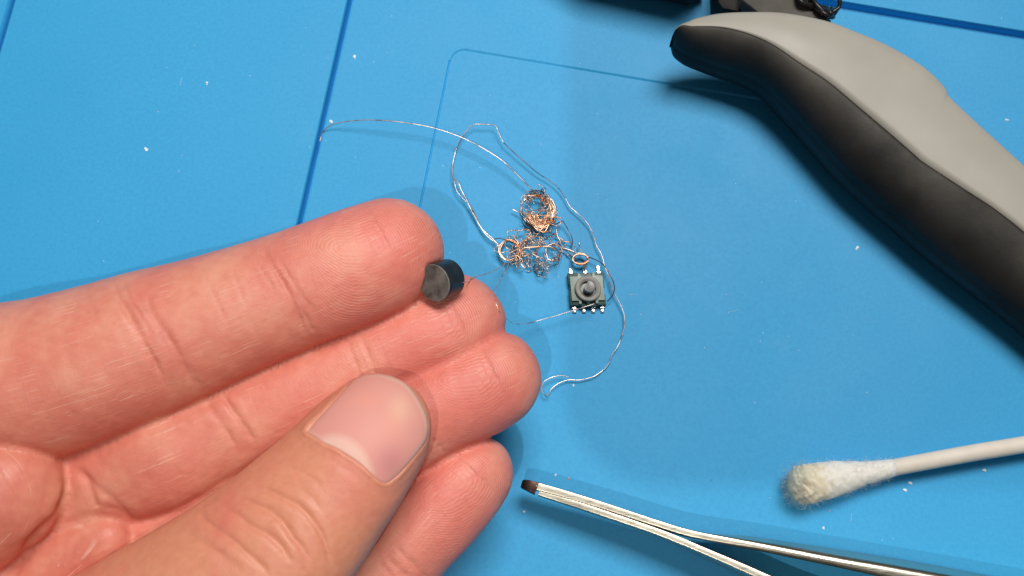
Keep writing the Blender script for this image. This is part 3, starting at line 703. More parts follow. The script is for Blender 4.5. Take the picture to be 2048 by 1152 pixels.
# low relief of the skin
def sn3(p, f, sd):
    r = np.random.default_rng(sd); out = np.zeros(len(p))
    for k in range(7):
        d = r.normal(0, 1, 3); d /= np.linalg.norm(d); out += np.sin(p @ d * f * r.uniform(.6, 1.6) + r.uniform(0, 6.3))
    return out / 7
disp += 0.10 * sn3(co, 0.55, 1) + 0.05 * sn3(co, 1.6, 2) * np.where(pid == TB, 0.4, 1) + 0.02 * sn3(co, 4.2, 3)
# nail bed and its folds
NAIL = np.array(cN([(210, 590), (262, 520), (380, 400), (450, 325), (520, 250), (620, 160), (740, 122), (880, 132), (1040, 200), (1150, 340), (1215, 500), (1210, 640), (1150, 740), (1060, 850), (960, 960), (870, 1020), (800, 985), (760, 950), (690, 885), (620, 830), (550, 785), (480, 740), (420, 712), (350, 680), (290, 640)]))
def inpoly(pp, L):
    c = np.zeros(len(pp), bool); j = len(L) - 1
    for i in range(len(L)):
        a, b = L[i], L[j]; cond = ((a[1] > pp[:, 1]) != (b[1] > pp[:, 1]))
        xi = (b[0] - a[0]) * (pp[:, 1] - a[1]) / (b[1] - a[1] + 1e-12) + a[0]; c ^= cond & (pp[:, 0] < xi); j = i
    return c
k = np.nonzero((pid == TB) & (facing > 0.05) & (px[:, 0] > 560) & (px[:, 1] < 1050))[0]
NC = np.vstack([NAIL, NAIL[:1]]); r, tp_, _ = dist_poly(px[k], NC); ins = inpoly(px[k], spline(NC, 200)[:-1])
sdn = np.where(ins, -r, r)
free = np.exp(-((tp_ - 0.36) / 0.17)**2)         # along the free edge there is no fold
disp[k] += 0.2 * np.exp(-((sdn - 3.5) / 4.5)**2) * (0.8 + 0.5 * np.sin(tp_ * 61) * np.sin(tp_ * 23 + 1)) * (1 - 0.75 * free) - 0.42 * np.clip(-sdn / 5, 0, 1)
disp[k] -= 0.08 * np.exp(-((sdn - 24) / 8)**2) * (1 - free)
cut = np.exp(-((sdn - 2.5) / 2.6)**2) * (1 - free)
cutm = np.zeros(nv_); cutm[k] = cut
co2 = co + no * disp[:, None]
q4 = fv0.reshape(-1, 4); nearm = (gap_ < 1.6)[:, None]
for it in range(5):
    acc = np.zeros_like(co2); nn_ = np.zeros(nv_)
    for a_, b_ in ((0, 1), (1, 2), (2, 3), (3, 0), (1, 0), (2, 1), (3, 2), (0, 3)):
        for d_ in range(3): acc[:, d_] += np.bincount(q4[:, a_], co2[q4[:, b_], d_], nv_)
        nn_ += np.bincount(q4[:, a_], minlength=nv_)
    co2 = np.where(nearm, 0.4 * co2 + 0.6 * acc / nn_[:, None], co2)
co2[:, 2] = np.maximum(co2[:, 2], 0.2)
# ---- skin colour with some painted shade, vertex by vertex
def mixc(a, b, t): return a * (1 - t[:, None]) + np.array(b) * t[:, None]
base = np.tile(np.array([0.76, 0.290, 0.203]), (nv_, 1))
blot = sn3(co, 0.35, 11) * 0.5 + sn3(co, 0.9, 12) * 0.35 + sn3(co, 2.2, 13) * 0.2
tipf = np.where(pid < 4, np.exp(-((s_ - 2) / 13.0)**2), 0) 
base = mixc(base, (0.80, 0.215, 0.175), np.clip(tipf * 0.85, 0, 1))
base = mixc(base, (0.68, 0.165, 0.13), np.clip(0.32 + 1.1 * blot, 0, 1) * 0.72)
base = mixc(base, (0.82, 0.41, 0.285), np.clip(-blot * 1.4, 0, 1) * 0.6)
base = mixc(base, (0.60, 0.20, 0.15), np.clip(red, 0, 1) * 0.32)
dors = (pid == TB).astype(float)
base = mixc(base, (0.71, 0.292, 0.178), dors * np.clip(0.80 - blot * 0.9, 0, 1))
kn = np.exp(-((px[:, 0] - 735) / 120)**2 - ((px[:, 1] - 985) / 60)**2) * dors
base = mixc(base, (0.72, 0.26, 0.18), np.clip(kn, 0, 1) * 0.5)
pal_shade = np.where(pid == PM, 1.0, np.where(pid == MD, np.clip((520 - px[:, 0]) / 220, 0, 1), np.where(pid == IX, np.clip((px[:, 1] + 0.42 * px[:, 0] - 800) / 160, 0, 1) * 0.8, 0.0)))
base = mixc(base, (0.58, 0.165, 0.115), pal_shade * np.clip(0.45 + 0.5 * blot, 0, 1) * 0.7)  # redder palm; shade on it and the lower index is painted in
hol = (pid == PM) * np.exp(-((px[:, 0] - 165) / 40)**2 - ((px[:, 1] - 985) / 45)**2)
base = mixc(base, (0.62, 0.40, 0.20), np.clip(hol, 0, 1) * 0.7)
base = mixc(base, (0.74, 0.50, 0.31), np.clip(cutm * (0.45 + 0.9 * np.abs(sn3(co, 3.0, 44)) * 2), 0, 1) * 0.15)
me = bpy.data.meshes.new('person')
nf = len(em.polygons); fv = np.zeros(nf * 4, np.int32); em.loops.foreach_get('vertex_index', fv)
me.vertices.add(nv_); me.vertices.foreach_set('co', (co2 * S).astype(np.float32).ravel())
me.loops.add(nf * 4); me.loops.foreach_set('vertex_index', fv)
me.polygons.add(nf); me.polygons.foreach_set('loop_start', np.arange(0, nf * 4, 4, dtype=np.int32))
me.polygons.foreach_set('use_smooth', np.ones(nf, bool)); me.update(calc_edges=True); me.validate()
# ridge phase (mm): loops on the tips, transverse lines lower down
core_s, = (3.5,)
loop = np.sqrt(0.6 + np.maximum(core_s - s_, 0)**2 * 1.1 + (0.85 * (u_ + 0.42 * np.maximum(s_ - core_s, 0)))**2)
low = s_ * 0.9 + 0.012 * u_**2 + 0.25 * u_ + 0.5 * np.sin(u_ * 0.5)
t_ = np.clip((s_ - 7) / 9, 0, 1); phase = loop * (1 - t_) + low * t_
phase += 0.25 * sn3(co, 0.9, 21)
amp_r = np.where(pid < 4, np.clip(1.15 - s_ / 26, 0.0, 1) * np.clip(gap_ / 0.8, 0, 1), 0) * (0.6 + 0.4 * sn3(co, .5, 33) * 2)
col = me.color_attributes.new('tone', 'FLOAT_COLOR', 'POINT'); col.data.foreach_set('color', np.hstack([np.clip(base, 0, 1), np.ones((nv_, 1))]).astype(np.float32).ravel())
for nme, arr in (('ridge', phase), ('ridge_amp', amp_r), ('along', s_), ('across', u_), ('dorsal', dors), ('cuticle', cutm)):
    at = me.attributes.new(nme, 'FLOAT', 'POINT'); at.data.foreach_set('value', np.asarray(arr, np.float32))
def skin(nt, b):
    def att(n, out='Fac'): a = nd(nt, 'ShaderNodeAttribute', attribute_name=n); return a.outputs[out]
    v = texco(nt)
    cmb = nd(nt, 'ShaderNodeCombineXYZ'); nt.links.new(mathn(nt, 'MULTIPLY', att('along'), 0.13), cmb.inputs[0]); nt.links.new(mathn(nt, 'MULTIPLY', att('across'), 4.2), cmb.inputs[1])
    nt.links.new(att('dorsal'), cmb.inputs[2])
    streak = noise(nt, cmb.outputs[0], 1.0, 3, 0.6)          # fine dry lines running along the fingers
    cm2 = nd(nt, 'ShaderNodeCombineXYZ'); nt.links.new(mathn(nt, 'MULTIPLY', att('along'), 1.6), cm2.inputs[0]); nt.links.new(mathn(nt, 'MULTIPLY', att('across'), 0.35), cm2.inputs[1])
    cross = noise(nt, cm2.outputs[0], 1.0, 4, 0.6)
    fine = noise(nt, v, 2200, 4, 0.65); mid = noise(nt, v, 700, 4, 0.6)
    rid = mathn(nt, 'SINE', mathn(nt, 'MULTIPLY', att('ridge'), 2 * math.pi / 0.50))
    ridm = mathn(nt, 'MULTIPLY', rid, att('ridge_amp'))
    # dry flakes: pale thin streaks
    line = ramp(nt, streak, [(0.60, (0, 0, 0)), (0.67, (1, 1, 1)), (0.72, (0, 0, 0))])
    gate = ramp(nt, noise(nt, v, 120, 3), [(0.44, (0, 0, 0)), (0.60, (1, 1, 1))])
    am = mathn(nt, 'SUBTRACT', 1.0, att('dorsal'))
    pale = mathn(nt, 'MULTIPLY', mathn(nt, 'MULTIPLY', mathn(nt, 'MULTIPLY', line, gate), am), 0.75)
    m1 = nd(nt, 'ShaderNodeMix', data_type='RGBA'); nt.links.new(pale, m1.inputs[0]); nt.links.new(att('tone', 'Color'), m1.inputs[6]); m1.inputs[7].default_value = (0.88, 0.60, 0.48, 1)
    m2 = nd(nt, 'ShaderNodeMix', data_type='RGBA', blend_type='MULTIPLY'); m2.inputs[0].default_value = 1
    nt.links.new(m1.outputs[2], m2.inputs[6]); nt.links.new(ramp(nt, mid, [(0.3, (0.93, 0.88, 0.87)), (0.7, (1.0, 1.0, 1.0))]), m2.inputs[7])
    rc = nd(nt, 'ShaderNodeMix', data_type='RGBA'); nt.links.new(mathn(nt, 'MULTIPLY', mathn(nt, 'ADD', mathn(nt, 'MULTIPLY', ridm, 0.5), 0.5), mathn(nt, 'MULTIPLY', att('ridge_amp'), 0.30)), rc.inputs[0])
    nt.links.new(m2.outputs[2], rc.inputs[6]); rc.inputs[7].default_value = (0.86, 0.48, 0.38, 1)
    nt.links.new(rc.outputs[2], b.inputs['Base Color'])
    b.inputs['Subsurface Weight'].default_value = 0.25; b.inputs['Subsurface Radius'].default_value = (1.0, 0.35, 0.2); b.inputs['Subsurface Scale'].default_value = 0.9 * S
    nt.links.new(ramp(nt, mid, [(0.3, (0.40,) * 3), (0.7, (0.54,) * 3)]), b.inputs['Roughness']); b.inputs['Specular IOR Level'].default_value = 0.42
    n1 = bump(nt, None, mid, 0.5, 0.11)
    n2 = bump(nt, None, fine, 0.35, 0.04, n1)
    n3 = bump(nt, None, ridm, 0.55, 0.035, n2)
    n4 = bump(nt, None, mathn(nt, 'MULTIPLY', streak, am), 0.6, 0.09, n3)
    bump(nt, b, cross, 0.55, 0.11, n4)
M_skin = mat('skin', build=skin); me.materials.append(M_skin)
hand = bpy.data.objects.new('person', me); COL.objects.link(hand)
tag(hand, "open left hand, thumb folded over the palm, pinching a tiny black cylinder between two fingertips", 'person')

# thumbnail: a curved plate, 0.45 mm thick, laid on the thumb
from mathutils.bvhtree import BVHTree
bv = BVHTree.FromPolygons([tuple(v) for v in co], [tuple(int(i) for i in f) for f in fv.reshape(-1, 4)[np.isin(fv.reshape(-1, 4)[:, 0], np.nonzero(pid == TB)[0])]])
def on_thumb(x, y, lift):
    d = P(x, y, 0) - CAM; d /= np.linalg.norm(d); h = bv.ray_cast(Vector(CAM), Vector(d))
    if h[0] is None: return None
    return np.array(h[0]) + np.array(h[1]) * lift, np.array(h[1])
NO = spline(NC, 96)[:-1]; cen = NO.mean(0); nr_, na = 26, len(NO)
grid = []
hits = np.full((nr_ + 1, na, 3), np.nan); nrm = np.zeros((nr_ + 1, na, 3))
for i in range(nr_ + 1):
    f = i / nr_
    for j in range(na):
        q = cen + (NO[j] - cen) * f * 1.0; h = on_thumb(q[0], q[1], 0)
        if h: hits[i, j], nrm[i, j] = h
for i in range(1, nr_ + 1):
    bad = np.isnan(hits[i, :, 0]); hits[i, bad] = 2 * hits[i - 1, bad] - hits[i - 2, bad] if i > 1 else hits[i - 1, bad]; nrm[i, bad] = nrm[i - 1, bad]
# smooth plate: fit a quadratic surface to the hits so the nail is cleaner than the skin
Q0 = hits[0, 0]; nz0 = nrm[: nr_ // 2].reshape(-1, 3).mean(0); nz0 /= np.linalg.norm(nz0)
tx = chs['thumb']['T'][1]; tx = tx - nz0 * (tx @ nz0); tx /= np.linalg.norm(tx); ty = np.cross(nz0, tx)
Lc = np.stack([(hits - Q0) @ tx, (hits - Q0) @ ty, (hits - Q0) @ nz0], -1)
A_ = np.stack([np.ones(Lc[..., 0].size), Lc[..., 0].ravel(), Lc[..., 1].ravel(), Lc[..., 0].ravel()**2, Lc[..., 1].ravel()**2, (Lc[..., 0] * Lc[..., 1]).ravel(), Lc[..., 1].ravel()**4], 1)
cf, *_ = np.linalg.lstsq(A_, Lc[..., 2].ravel(), rcond=None)
fit = (A_ @ cf).reshape(Lc.shape[:2])
zf = 0.35 * Lc[..., 2] + 0.65 * fit
rimf = np.linspace(0, 1, nr_ + 1)[:, None]
zf = zf + 0.22 - 0.30 * np.clip((rimf - 0.93) / 0.07, 0, 1)**2
NV = Q0 + Lc[..., 0:1] * tx + Lc[..., 1:2] * ty + zf[..., None] * nz0
bot = NV[-1] - nz0 * 0.45
V = list(NV.reshape(-1, 3)) + list(bot); F = []
for i in range(nr_):
    for j in range(na): F.append((i * na + j, i * na + (j + 1) % na, (i + 1) * na + (j + 1) % na, (i + 1) * na + j))
bb = (nr_ + 1) * na
for j in range(na): F.append((nr_ * na + j, nr_ * na + (j + 1) % na, bb + (j + 1) % na, bb + j))
F.append(tuple(bb + j for j in range(na)))
ppn = proj(NV.reshape(-1, 3))
lun = np.array(cN([(225, 590), (330, 640), (430, 618), (540, 635), (640, 700), (710, 790), (755, 900), (770, 1000), (700, 960), (560, 850), (440, 760), (320, 700)]))
r, _, _ = dist_poly(ppn, np.vstack([lun, lun[:1]])); ins = inpoly(ppn, lun); lt = np.clip(0.5 - np.where(ins, -r, r) / 16, 0, 1)
rim_r, tp_, _ = dist_poly(ppn, NC); freer = np.exp(-((tp_ - 0.38) / 0.16)**2)
ncol = np.tile(np.array([0.74, 0.335, 0.285]), (len(ppn), 1))
g1 = np.exp(-((ppn[:, 0] - 735) / 35)**2 - ((ppn[:, 1] - 800) / 16)**2) + np.exp(-((ppn[:, 0] - 785) / 20)**2 - ((ppn[:, 1] - 850) / 30)**2)
ncol = mixc(ncol, (0.80, 0.34, 0.26), np.clip(g1, 0, 1) * .6)
g3 = np.exp(-((ppn[:, 0] - 780) / 30)**2 - ((ppn[:, 1] - 925) / 35)**2); ncol = mixc(ncol, (0.58, 0.22, 0.24), np.clip(g3, 0, 1) * .6)
g2 = np.exp(-((ppn[:, 0] - 800) / 22)**2 - ((ppn[:, 1] - 815) / 30)**2); ncol = mixc(ncol, (0.80, 0.50, 0.36), np.clip(g2, 0, 1) * .6)
ncol = mixc(ncol, (0.84, 0.60, 0.50), lt * 0.58)
ncol = mixc(ncol, (0.80, 0.56, 0.42), np.exp(-((rim_r - 3) / 3)**2) * freer * 0.75)
ncol = np.vstack([ncol, np.tile([0.75, 0.55, 0.40], (na, 1))])
def nailm(nt, b):
    a = nd(nt, 'ShaderNodeAttribute', attribute_name='tone'); nt.links.new(a.outputs['Color'], b.inputs['Base Color'])
    b.inputs['Subsurface Weight'].default_value = 0.3; b.inputs['Subsurface Scale'].default_value = 1.0 * S; b.inputs['Subsurface Radius'].default_value = (1, .4, .3)
    v = texco(nt, 1.0, (0, 0, 0.8), (0.15, 1, 1)); bump(nt, b, noise(nt, v, 2500, 3), 0.25, 0.02)
nail = mesh_obj('nail', V, F, mat('fingernail', rough=0.55, spec=0.32, build=nailm), hand)
nail['label'] = 'thumbnail with pale crescent'
ca = nail.data.color_attributes.new('tone', 'FLOAT_COLOR', 'POINT'); ca.data.foreach_set('color', np.hstack([ncol, np.ones((len(ncol), 1))]).astype(np.float32).ravel())

# ---------------------------------------------------------------- ferrite cylinder held between the fingertips
def ferr(nt, b):
    v = texco(nt)
    nt.links.new(ramp(nt, noise(nt, v, 420, 6, 0.6), [(0.30, (0.05, 0.048, 0.046)), (0.45, (0.12, 0.115, 0.105)), (0.65, (0.20, 0.19, 0.175))]), b.inputs['Base Color'])
    bump(nt, b, noise(nt, v, 1200, 5), 0.5, 0.1)
M_fer = mat('ferrite_face', rough=0.5, spec=0.5, build=ferr)
M_body = mat('black_sleeve', rough=0.33, spec=0.5, build=mottled((0.010, 0.013, 0.018), (0.022, 0.026, 0.032), 500, (0.28, 0.42), 0.1, 3000, 0.02))
axd = Rt * -0.50 + Up * -0.02 + (-Fw) * 0.80; axd = Rt * -0.56 + Up * -0.22 - Fw * 0.80; axd /= np.linalg.norm(axd)
fc = P(868, 566, 34.0); r0 = 38.5 * mmpp(fc); Lf = 4.3
fe = empty('inductor')
def lathe(prof, c, d, n=56):
    x = np.cross(d, Up); x /= np.linalg.norm(x); y = np.cross(d, x); V = []; F = []
    for k in range(n):
        a = 2 * math.pi * k / n; e = x * math.cos(a) + y * math.sin(a)
        for r, h in prof: V.append(c + e * r + d * h)
    m = len(prof)
    for k in range(n):
        for j in range(m - 1): F.append((k * m + j, k * m + j + 1, ((k + 1) % n) * m + j + 1, ((k + 1) % n) * m + j))
    return V, F
V, F = lathe([(0.001, -Lf), (r0 - .3, -Lf), (r0, -Lf + .25), (r0 + 0.02, -0.9), (r0, -0.22), (r0 - 0.14, -0.05)], fc, axd); auto(mesh_obj('sleeve', V, F, M_body, fe), 40)
V, F = lathe([(r0 - 0.14, -0.05), (r0 - 0.16, -0.02), (r0 - 0.40, -0.01), (r0 - 0.6, 0.0), (0.001, 0.0)], fc, axd); auto(mesh_obj('end_face', V, F, M_fer, fe), 50)
V, F = lathe([(r0 - 0.03, -0.20), (r0 + 0.0, -0.12), (r0 - 0.05, -0.03), (r0 - 0.11, 0.01), (r0 - 0.18, -0.01)], fc, axd); auto(mesh_obj('rim', V, F, mat('worn_edge', rough=0.4, build=mottled((0.07, 0.07, 0.065), (0.22, 0.22, 0.20), 500)), fe), 60)
settle(fe, fc - axd * Lf * 0.5)
tag(fe, 'small black cylinder with a grey worn end face, pinched between index and middle fingertips', 'inductor')

# ---------------------------------------------------------------- copper wire
def wiremat(c0, c1):
    def f(nt, b):
        b.inputs['Roughness'].default_value = 0.33; b.inputs['Metallic'].default_value = 0.75
        v = texco(nt)
        nt.links.new(ramp(nt, noise(nt, v, 330, 2), [(0.38, c0), (0.55, c1)]), b.inputs['Base Color'])
    return f
M_cu = mat('copper_wire', metal=1.0, rough=0.24, build=wiremat((0.76, 0.33, 0.16), (1.0, 0.68, 0.47)))
M_pale = mat('pale_enamelled_wire', metal=1.0, rough=0.20, build=wiremat((0.30, 0.20, 0.17), (0.97, 0.82, 0.75)))
M_dull = mat('dull_enamelled_wire', metal=0.8, rough=0.35, build=wiremat((0.05, 0.045, 0.05), (0.20, 0.15, 0.13)))
wr = empty('copper_wire')
bvh_ = BVHTree.FromPolygons([tuple(v) for v in co2], [tuple(int(i) for i in f) for f in fv.reshape(-1, 4)[(px[fv.reshape(-1, 4)[:, 0], 0] > 850)]])
def skin_z(x, y, lift=0.15):
    d = P(x, y, 0) - CAM; d /= np.linalg.norm(d); h = bvh_.ray_cast(Vector(CAM), Vector(d))
    return (h[0][2] + lift) if h[0] is not None else None
def strand(name, pts, mt, r=0.10, n=None, sides=6, jit=0.0):
    q = spline([P(a[0], a[1], (a[2] if len(a) > 2 else 0.6)) for a in pts], n or 7 * len(pts))
    if jit:
        k = np.arange(len(q)); q = q + np.stack([np.interp(k, np.arange(0, len(q) + 9, 9), rng.normal(0, jit * 1.6, len(np.arange(0, len(q) + 9, 9)))) for _ in range(3)], 1)
    q[:, 2] = np.maximum(q[:, 2], 0.15)
    return MB().tube(q, r, sides).build(name, mt, wr)
strand('strand', [(640, 285, -.3), (644, 268, .3), (652, 257, .8), (668, 248, 1.6), (700, 242, 2.6), (740, 240, 3.4), (790, 243, 3.8), (850, 252, 3.8), (905, 268, 3.6), (950, 288, 3.4), (1000, 318, 3.0), (1035, 350, 2.4), (1066, 382, 1.6)], M_pale, 0.10)
strand('strand', [(997, 490, 1), (985, 478, 1), (970, 462, 1), (955, 440, 1.1), (940, 412, 1.2), (915, 385, 1.3), (907, 360, 1.3), (903, 340, 1.2), (906, 318, 1), (914, 295, 1), (925, 275, 1.2), (937, 258, 1.5), (948, 249, 1.6), (968, 248.5, 1.6), (988, 250, 1.6), (997, 266, 1.5), (1008, 286, 1.4)], M_pale, 0.088, jit=.05)
strand('strand', [(1008, 286, 1.4), (1024, 302, 1.3), (1050, 325, 1.2), (1075, 346, 1.1), (1100, 362, 1.0), (1118, 378, 1), (1130, 395, 1)], M_dull, 0.08)
strand('strand', [(1130, 395, 1), (1140, 412, 1), (1158, 430, .9), (1178, 450, .9), (1188, 472, .9), (1192, 490, 1), (1203, 512, 1.2), (1208, 532, 1.4), (1215, 552, 1.4), (1222, 575, 1.4), (1236, 598, 1.1), (1246, 622, .9), (1249, 645, .9), (1246, 665, .9), (1236, 690, .8), (1224, 708, .7), (1217, 728, .7), (1203, 742, .7), (1185, 753, .7), (1160, 760, .7), (1140, 761, .7), (1120, 766, .9), (1104, 777, 1.1), (1094, 792, 1.2), (1087, 788, 1.4), (1084, 776, 1.6), (1089, 764, 1.6), (1102, 756, 1.5), (1122, 752, 1.3), (1138, 756, 1)], M_pale, 0.088, jit=.05)
strand('strand', [(905, 356, 1.6), (911, 359, 1.6), (918, 368, 1.6), (924, 385, 1.5), (936, 408, 1.5), (948, 432, 1.3), (958, 450, 1.2), (974, 472, 1.2), (988, 484, 1.3), (998, 493, 1.4)], M_pale, 0.11, jit=.04)
strand('strand', [(938, 408, 1.3), (950, 430, 1.1), (960, 452, 1)], M_dull, 0.12)
strand('strand', [(988, 478, 1.2), (1000, 477, 1.4), (1014, 481, 1.5), (1026, 486, 1.2)], M_dull, 0.09)
strand('strand', [(1177, 514, 1.4), (1190, 519, 1.8), (1205, 528, 2.0), (1217, 543, 2.2), (1226, 562, 2.2), (1229, 578, 2), (1224, 592, 1.7), (1214, 603, 1.4)], M_dull, 0.10)
def rest(L, lift=0.12):                       # lay a run of pixels on the skin
    out = []
    for x, y in L:
        z = skin_z(x, y, lift)
        if z is not None: out.append((x, y, z))
    return out
strand('strand', [(922, 565, 33.6), (930, 564.5, 33.9)] + rest([(938, 563), (945, 556), (951, 552), (958, 550), (966, 548.5)], 0.9)[:5] + [(974, 547, 22.0), (983, 544, 14), (993, 539, 7), (1003, 533, 3), (1013, 524, 1.4), (1020, 515, 1)], M_cu, 0.075, n=90)
on_tip = rest([(991.5, 577), (990, 588), (990.5, 598), (992.5, 608), (996, 617), (1001, 625)], 0.10)
strand('strand', [(1020, 522, 1), (1012, 540, 4), (1003, 554, 9), (995, 567, 15)] + on_tip + [(1010, 634, on_tip[-1][2] - 3.5), (1019, 642, 11), (1030, 647, 8), (1048, 648, 5), (1070, 643, 3.6), (1100, 635, 3.4), (1130, 626, 3.4), (1150, 620, 3.2), (1172, 613, 3.4), (1190, 607, 3.2)], M_pale, 0.075, n=120)
strand('strand', rest([(990, 588), (990.5, 598), (992.5, 608), (996, 617), (998, 621)], 0.20), M_cu, 0.10)
strand('strand', [(1024, 418, 1.2), (1034, 423, 1.2), (1046, 427, 1.4), (1060, 428, 1.6)], M_pale, 0.10)
strand('strand', [(1096, 452, 1.2), (1112, 448, 1.3), (1125, 442, 1.6), (1128, 446, 1.5), (1136, 459, 1.2), (1142, 470, 1.2), (1145, 484, 1), (1142, 496, .8)], M_dull, 0.09)
strand('strand', [(1113, 458, 1), (1114, 470, 1), (1119, 482, 1), (1126, 496, 1.1), (1140, 502, 1.2), (1150, 505, 1.4), (1158, 508, 1.6)], M_pale, 0.10, jit=.04)
strand('strand', [(1124, 497, 1.1), (1134, 503, 1), (1140, 510, 1), (1145, 518, 1.2)], M_dull, 0.09)
strand('strand', [(1158, 488, 1.6), (1159, 492, 1.5), (1162, 500, 1.4), (1164, 506, 1.5)], M_pale, 0.09)
strand('strand', [(1158, 486, 1.6), (1158.5, 489, 1.6)], M_pale, 0.20)
strand('strand', [(1168, 530, 1.6), (1169, 536, 1.4), (1170, 542, 1.0)], M_cu, 0.14)
def ring(name, cx, cy, rx, ry, z, mt, turns=8, spread=1.6, r=0.1, tilt=0.0, a0=0, a1=360):
    m = MB()
    for k in range(turns):
        ex, ey = rx + rng.normal(0, spread), ry + rng.normal(0, spread); ox, oy = rng.normal(0, spread * .5, 2)
        A = np.radians(np.linspace(a0 + rng.uniform(-12, 12), a1 + rng.uniform(-12, 12), 40)); zz = z + rng.uniform(0, 1.3)
        w1, w2, w3 = rng.uniform(0, 6.3, 3); wa = 0.09 if spread > 2 else 0.035; fr = lambda a: 1 + wa * (math.sin(2 * a + w1) + math.sin(3 * a + w2) + 0.6 * math.sin(5 * a + w3))
        q = np.array([P(cx + ox + ex * fr(a) * math.cos(a), cy + oy + ey * fr(a + 1) * math.sin(a), max(0.15, zz + tilt * math.sin(a + k) * 0.5)) for a in A])
        m.tube(q, r, 6)
    return m.build(name, mt, wr)
ring('coil', 1161, 518, 15.5, 10.5, 1.2, M_cu, 9, 1.0, 0.10)
ring('coil', 1018, 500, 19, 20, 0.6, M_cu, 6, 1.1, 0.11)
ring('coil', 1024, 499, 14, 21, 0.6, M_cu, 4, 1.5, 0.10, 0, -70, 90)
ring('coil', 1108, 505, 16, 17, 0.5, M_pale, 2, 1.0, 0.10)
ring('coil', 1081, 427, 25, 26, 0.8, M_cu, 14, 2.4, 0.095, 1.0, 5, 165)
ring('coil', 1081, 434, 17, 15, 0.8, M_cu, 18, 4.5, 0.10, 1.0, -10, 200)
ring('coil', 1090, 418, 12, 16, 1.0, M_cu, 10, 3.5, 0.10, 1.0, -90, 90)
ring('coil', 1072, 402, 14, 9, 1.0, M_cu, 5, 3, 0.10, 1.0, 170, 360)
ring('coil', 1070, 447, 12, 8, 0.5, M_dull, 8, 3, 0.10, 1.0, 60, 270)
ring('coil', 1083, 420, 25, 30, 0.8, M_pale, 3, 1.6, 0.11, 1.5, -100, 60)
ring('coil', 1070, 414, 21, 30, 0.6, M_pale, 3, 4.2, 0.10, 1.5, 120, 290)
ring('coil', 1074, 395, 18, 13, 0.8, M_dull, 2, 1.6, 0.09, 1.0, 150, 380)
def scribble(name, n, cx, cy, sx_, sy_, rr, mt, r=0.09, zmax=2.6, rot=0.0):
    m = MB()
    for k in range(n):
        lim = rng.uniform(0.75, 1.6); a = rng.uniform(0, 6.3); ox, oy = rng.normal(0, 0.5, 2); cu, cv = ox * sx_, oy * sy_
        x0 = cx + cu * math.cos(rot) - cv * math.sin(rot); y0 = cy + cu * math.sin(rot) + cv * math.cos(rot)
        R_ = rng.uniform(*rr); tot = rng.uniform(3.0, 8.5); N_ = 34; q = []; th = a; x, y = x0, y0
        cur = tot / N_; z = rng.uniform(0.2, zmax)
        for j in range(N_):
            th += cur * rng.choice([1, 1, 1, 2.6, -1.4]) * rng.uniform(0.3, 1.6); st = R_ * tot / N_ * rng.uniform(.8, 1.2); x += st * math.cos(th); y += st * math.sin(th)
            dx, dy = x - cx, y - cy; u = dx * math.cos(rot) + dy * math.sin(rot); v = -dx * math.sin(rot) + dy * math.cos(rot); e = math.hypot(u / (sx_ * 1.25), v / (sy_ * 1.25))
            if e > lim: x -= dx * (1 - lim / e) * .7; y -= dy * (1 - lim / e) * .7; th += 0.5
            z = min(max(0.15, z + rng.normal(0, 0.22)), zmax + .4); q.append(P(x, y, z))
        m.tube(spline(q, 60), r, 5)
    return m.build(name, mt, wr)
scribble('tangle', 9, 1068, 508, 54, 26, (9, 20), M_cu, 0.085)
scribble('tangle', 6, 1075, 512, 54, 30, (10, 22), M_pale, 0.085)
scribble('tangle', 2, 1070, 508, 52, 28, (8, 18), M_dull, 0.075)
scribble('tangle', 8, 1045, 497, 26, 22, (6, 13), M_cu, 0.085)
scribble('tangle', 4, 1050, 520, 40, 16, (9, 18), M_pale, 0.08)
scribble('tangle', 4, 1098, 532, 18, 14, (6, 11), M_pale, 0.08)
scribble('tangle', 16, 1084, 430, 22, 26, (5, 13), M_cu, 0.09, 3.2)
scribble('tangle', 5, 1078, 418, 28, 34, (8, 18), M_pale, 0.09, 3.2)
scribble('tangle', 2, 1078, 420, 27, 32, (8, 18), M_dull, 0.08, 3.0)
scribble('tangle', 5, 1078, 462, 24, 14, (6, 11), M_dull, 0.08, 2.5)
strand('strand', [(1040, 512, 2), (1046, 497, 2.2), (1072, 494, 2.2), (1098, 493, 2), (1112, 500, 1.6)], M_cu, 0.14)
strand('strand', [(1064, 507, 2.0), (1078, 515, 2), (1095, 520, 1.6), (1112, 518, 1.4), (1118, 508, 1.4), (1120, 497, 1.6), (1130, 497, 1.5), (1150, 504, 1.4)], M_pale, 0.12)
strand('strand', [(1086, 462, 1), (1112, 470, 1), (1122, 482, 1), (1122, 500, 1)], M_dull, 0.08)
settle(wr, P(1075, 470, 0.2))
tag(wr, 'tangled fine copper wire with loose loops and small coils on the blue mat', 'copper wire')

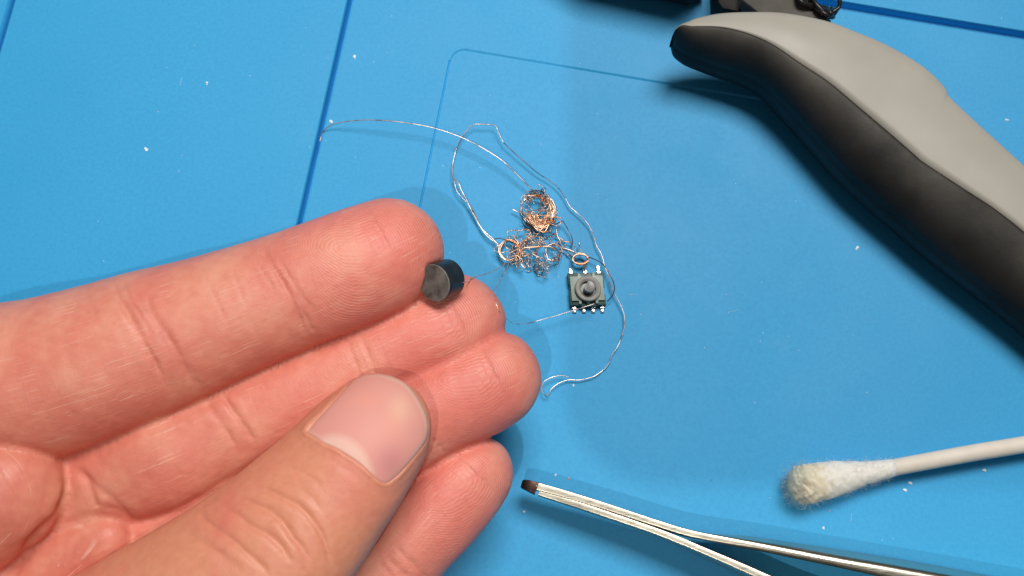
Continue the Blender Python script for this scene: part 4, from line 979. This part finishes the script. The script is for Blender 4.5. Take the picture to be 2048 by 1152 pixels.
# ---------------------------------------------------------------- crumbs and dust on the mat
M_fleck = mat('white_flake', (0.85, 0.88, 0.9), 0.35, build=mottled((0.75, 0.80, 0.84), (0.92, 0.94, 0.95), 900))
M_red = mat('reddish_flake', rough=0.4, build=mottled((0.45, 0.30, 0.26), (0.60, 0.40, 0.32), 900))
def fleck_mesh(sz, seed):
    r = np.random.default_rng(seed); n = 7; V = []
    for j, (zz, k) in enumerate(((0.0, 1.0), (0.35, 0.9), (0.55, 0.4))):
        for i in range(n):
            a = 6.283 * i / n; rad = sz * k * r.uniform(0.6, 1.25); V.append((rad * math.cos(a) * 1.2, rad * math.sin(a) * 0.8, sz * zz * r.uniform(.8, 1.2)))
    V.append((0, 0, sz * 0.6)); F = [(j * n + i, j * n + (i + 1) % n, (j + 1) * n + (i + 1) % n, (j + 1) * n + i) for j in range(2) for i in range(n)] + [(2 * n + i, 2 * n + (i + 1) % n, 3 * n) for i in range(n)] + [tuple(range(n))[::-1]]
    return V, F
FL = [(292, 299, .45, 'white crumb on the plain left strip of the mat, largest of the crumbs there', 'w'),
      (709, 114, .40, 'pale crumb just right of the long ridge near the top', 'w'), (662, 243, .38, 'pale crumb beside the end of the arched wire', 'w'),
      (414, 166, .30, 'white crumb in the upper part of the left strip, left of the ridge', 'w'), (1714, 496, .36, 'pale crumb on open mat below the black rubber grip', 'w'),
      (1969, 940, .36, 'glassy crumb just below the white swab stick', 'w'), (1821, 966, .34, 'upper of two glassy crumbs below the swab', 'w'), (1810, 980, .34, 'lower of two glassy crumbs below the swab', 'w'),
      (1647, 1056, .28, 'pale crumb between the swab and the tweezers', 'w'), (1659, 1021, .22, 'reddish crumb under the swab tip', 'r'), (1137, 957, .24, 'reddish crumb above the tweezers near their tip', 'r'),
      (2013, 240, .32, 'crumb right of the pliers grip near the right edge', 'w'), (1048, 1023, .22, 'white crumb below the tweezers tip', 'w'), (1147, 771, .26, 'white crumb under the lowest wire loop', 'w'), (1111, 950, .20, 'tiny white crumb between the wire loop and the tweezers', 'w')]
for k, (x, y, sz, lab, c) in enumerate(FL):
    V, F = fleck_mesh(sz, 50 + k); o = mesh_obj('crumb', V, F, M_red if c == 'r' else M_fleck, smooth=False)
    p = P(x, y, mz(x, y)); o.location = Vector(p) * S; o.rotation_euler = (0, 0, rng.uniform(0, 6)); tag(o, lab, 'crumb', 'crumbs on the mat')
dm = MB()
for k in range(90):
    x, y = rng.uniform(0, 2048), rng.uniform(0, 1152); p = P(x, y, mz(x, y)); V, F = fleck_mesh(rng.uniform(0.04, 0.10), 200 + k); a = rng.uniform(0, 6)
    dm.add([(p[0] + v[0] * math.cos(a) - v[1] * math.sin(a), p[1] + v[0] * math.sin(a) + v[1] * math.cos(a), p[2] + v[2]) for v in V], F)
for k in range(9):
    x, y = rng.uniform(0, 2048), rng.uniform(0, 1152); p = P(x, y, mz(x, y) + 0.05); a = rng.uniform(0, 6); q = [p]
    for j in range(6): a += rng.normal(0, .4); p = p + np.array([math.cos(a), math.sin(a), 0]) * rng.uniform(.15, .4); q.append(p)
    dm.tube(np.array(q), 0.022, 3)
o = dm.build('dust', M_fleck, None, False); tag(o, 'fine pale dust specks scattered over the mat', kind='stuff')
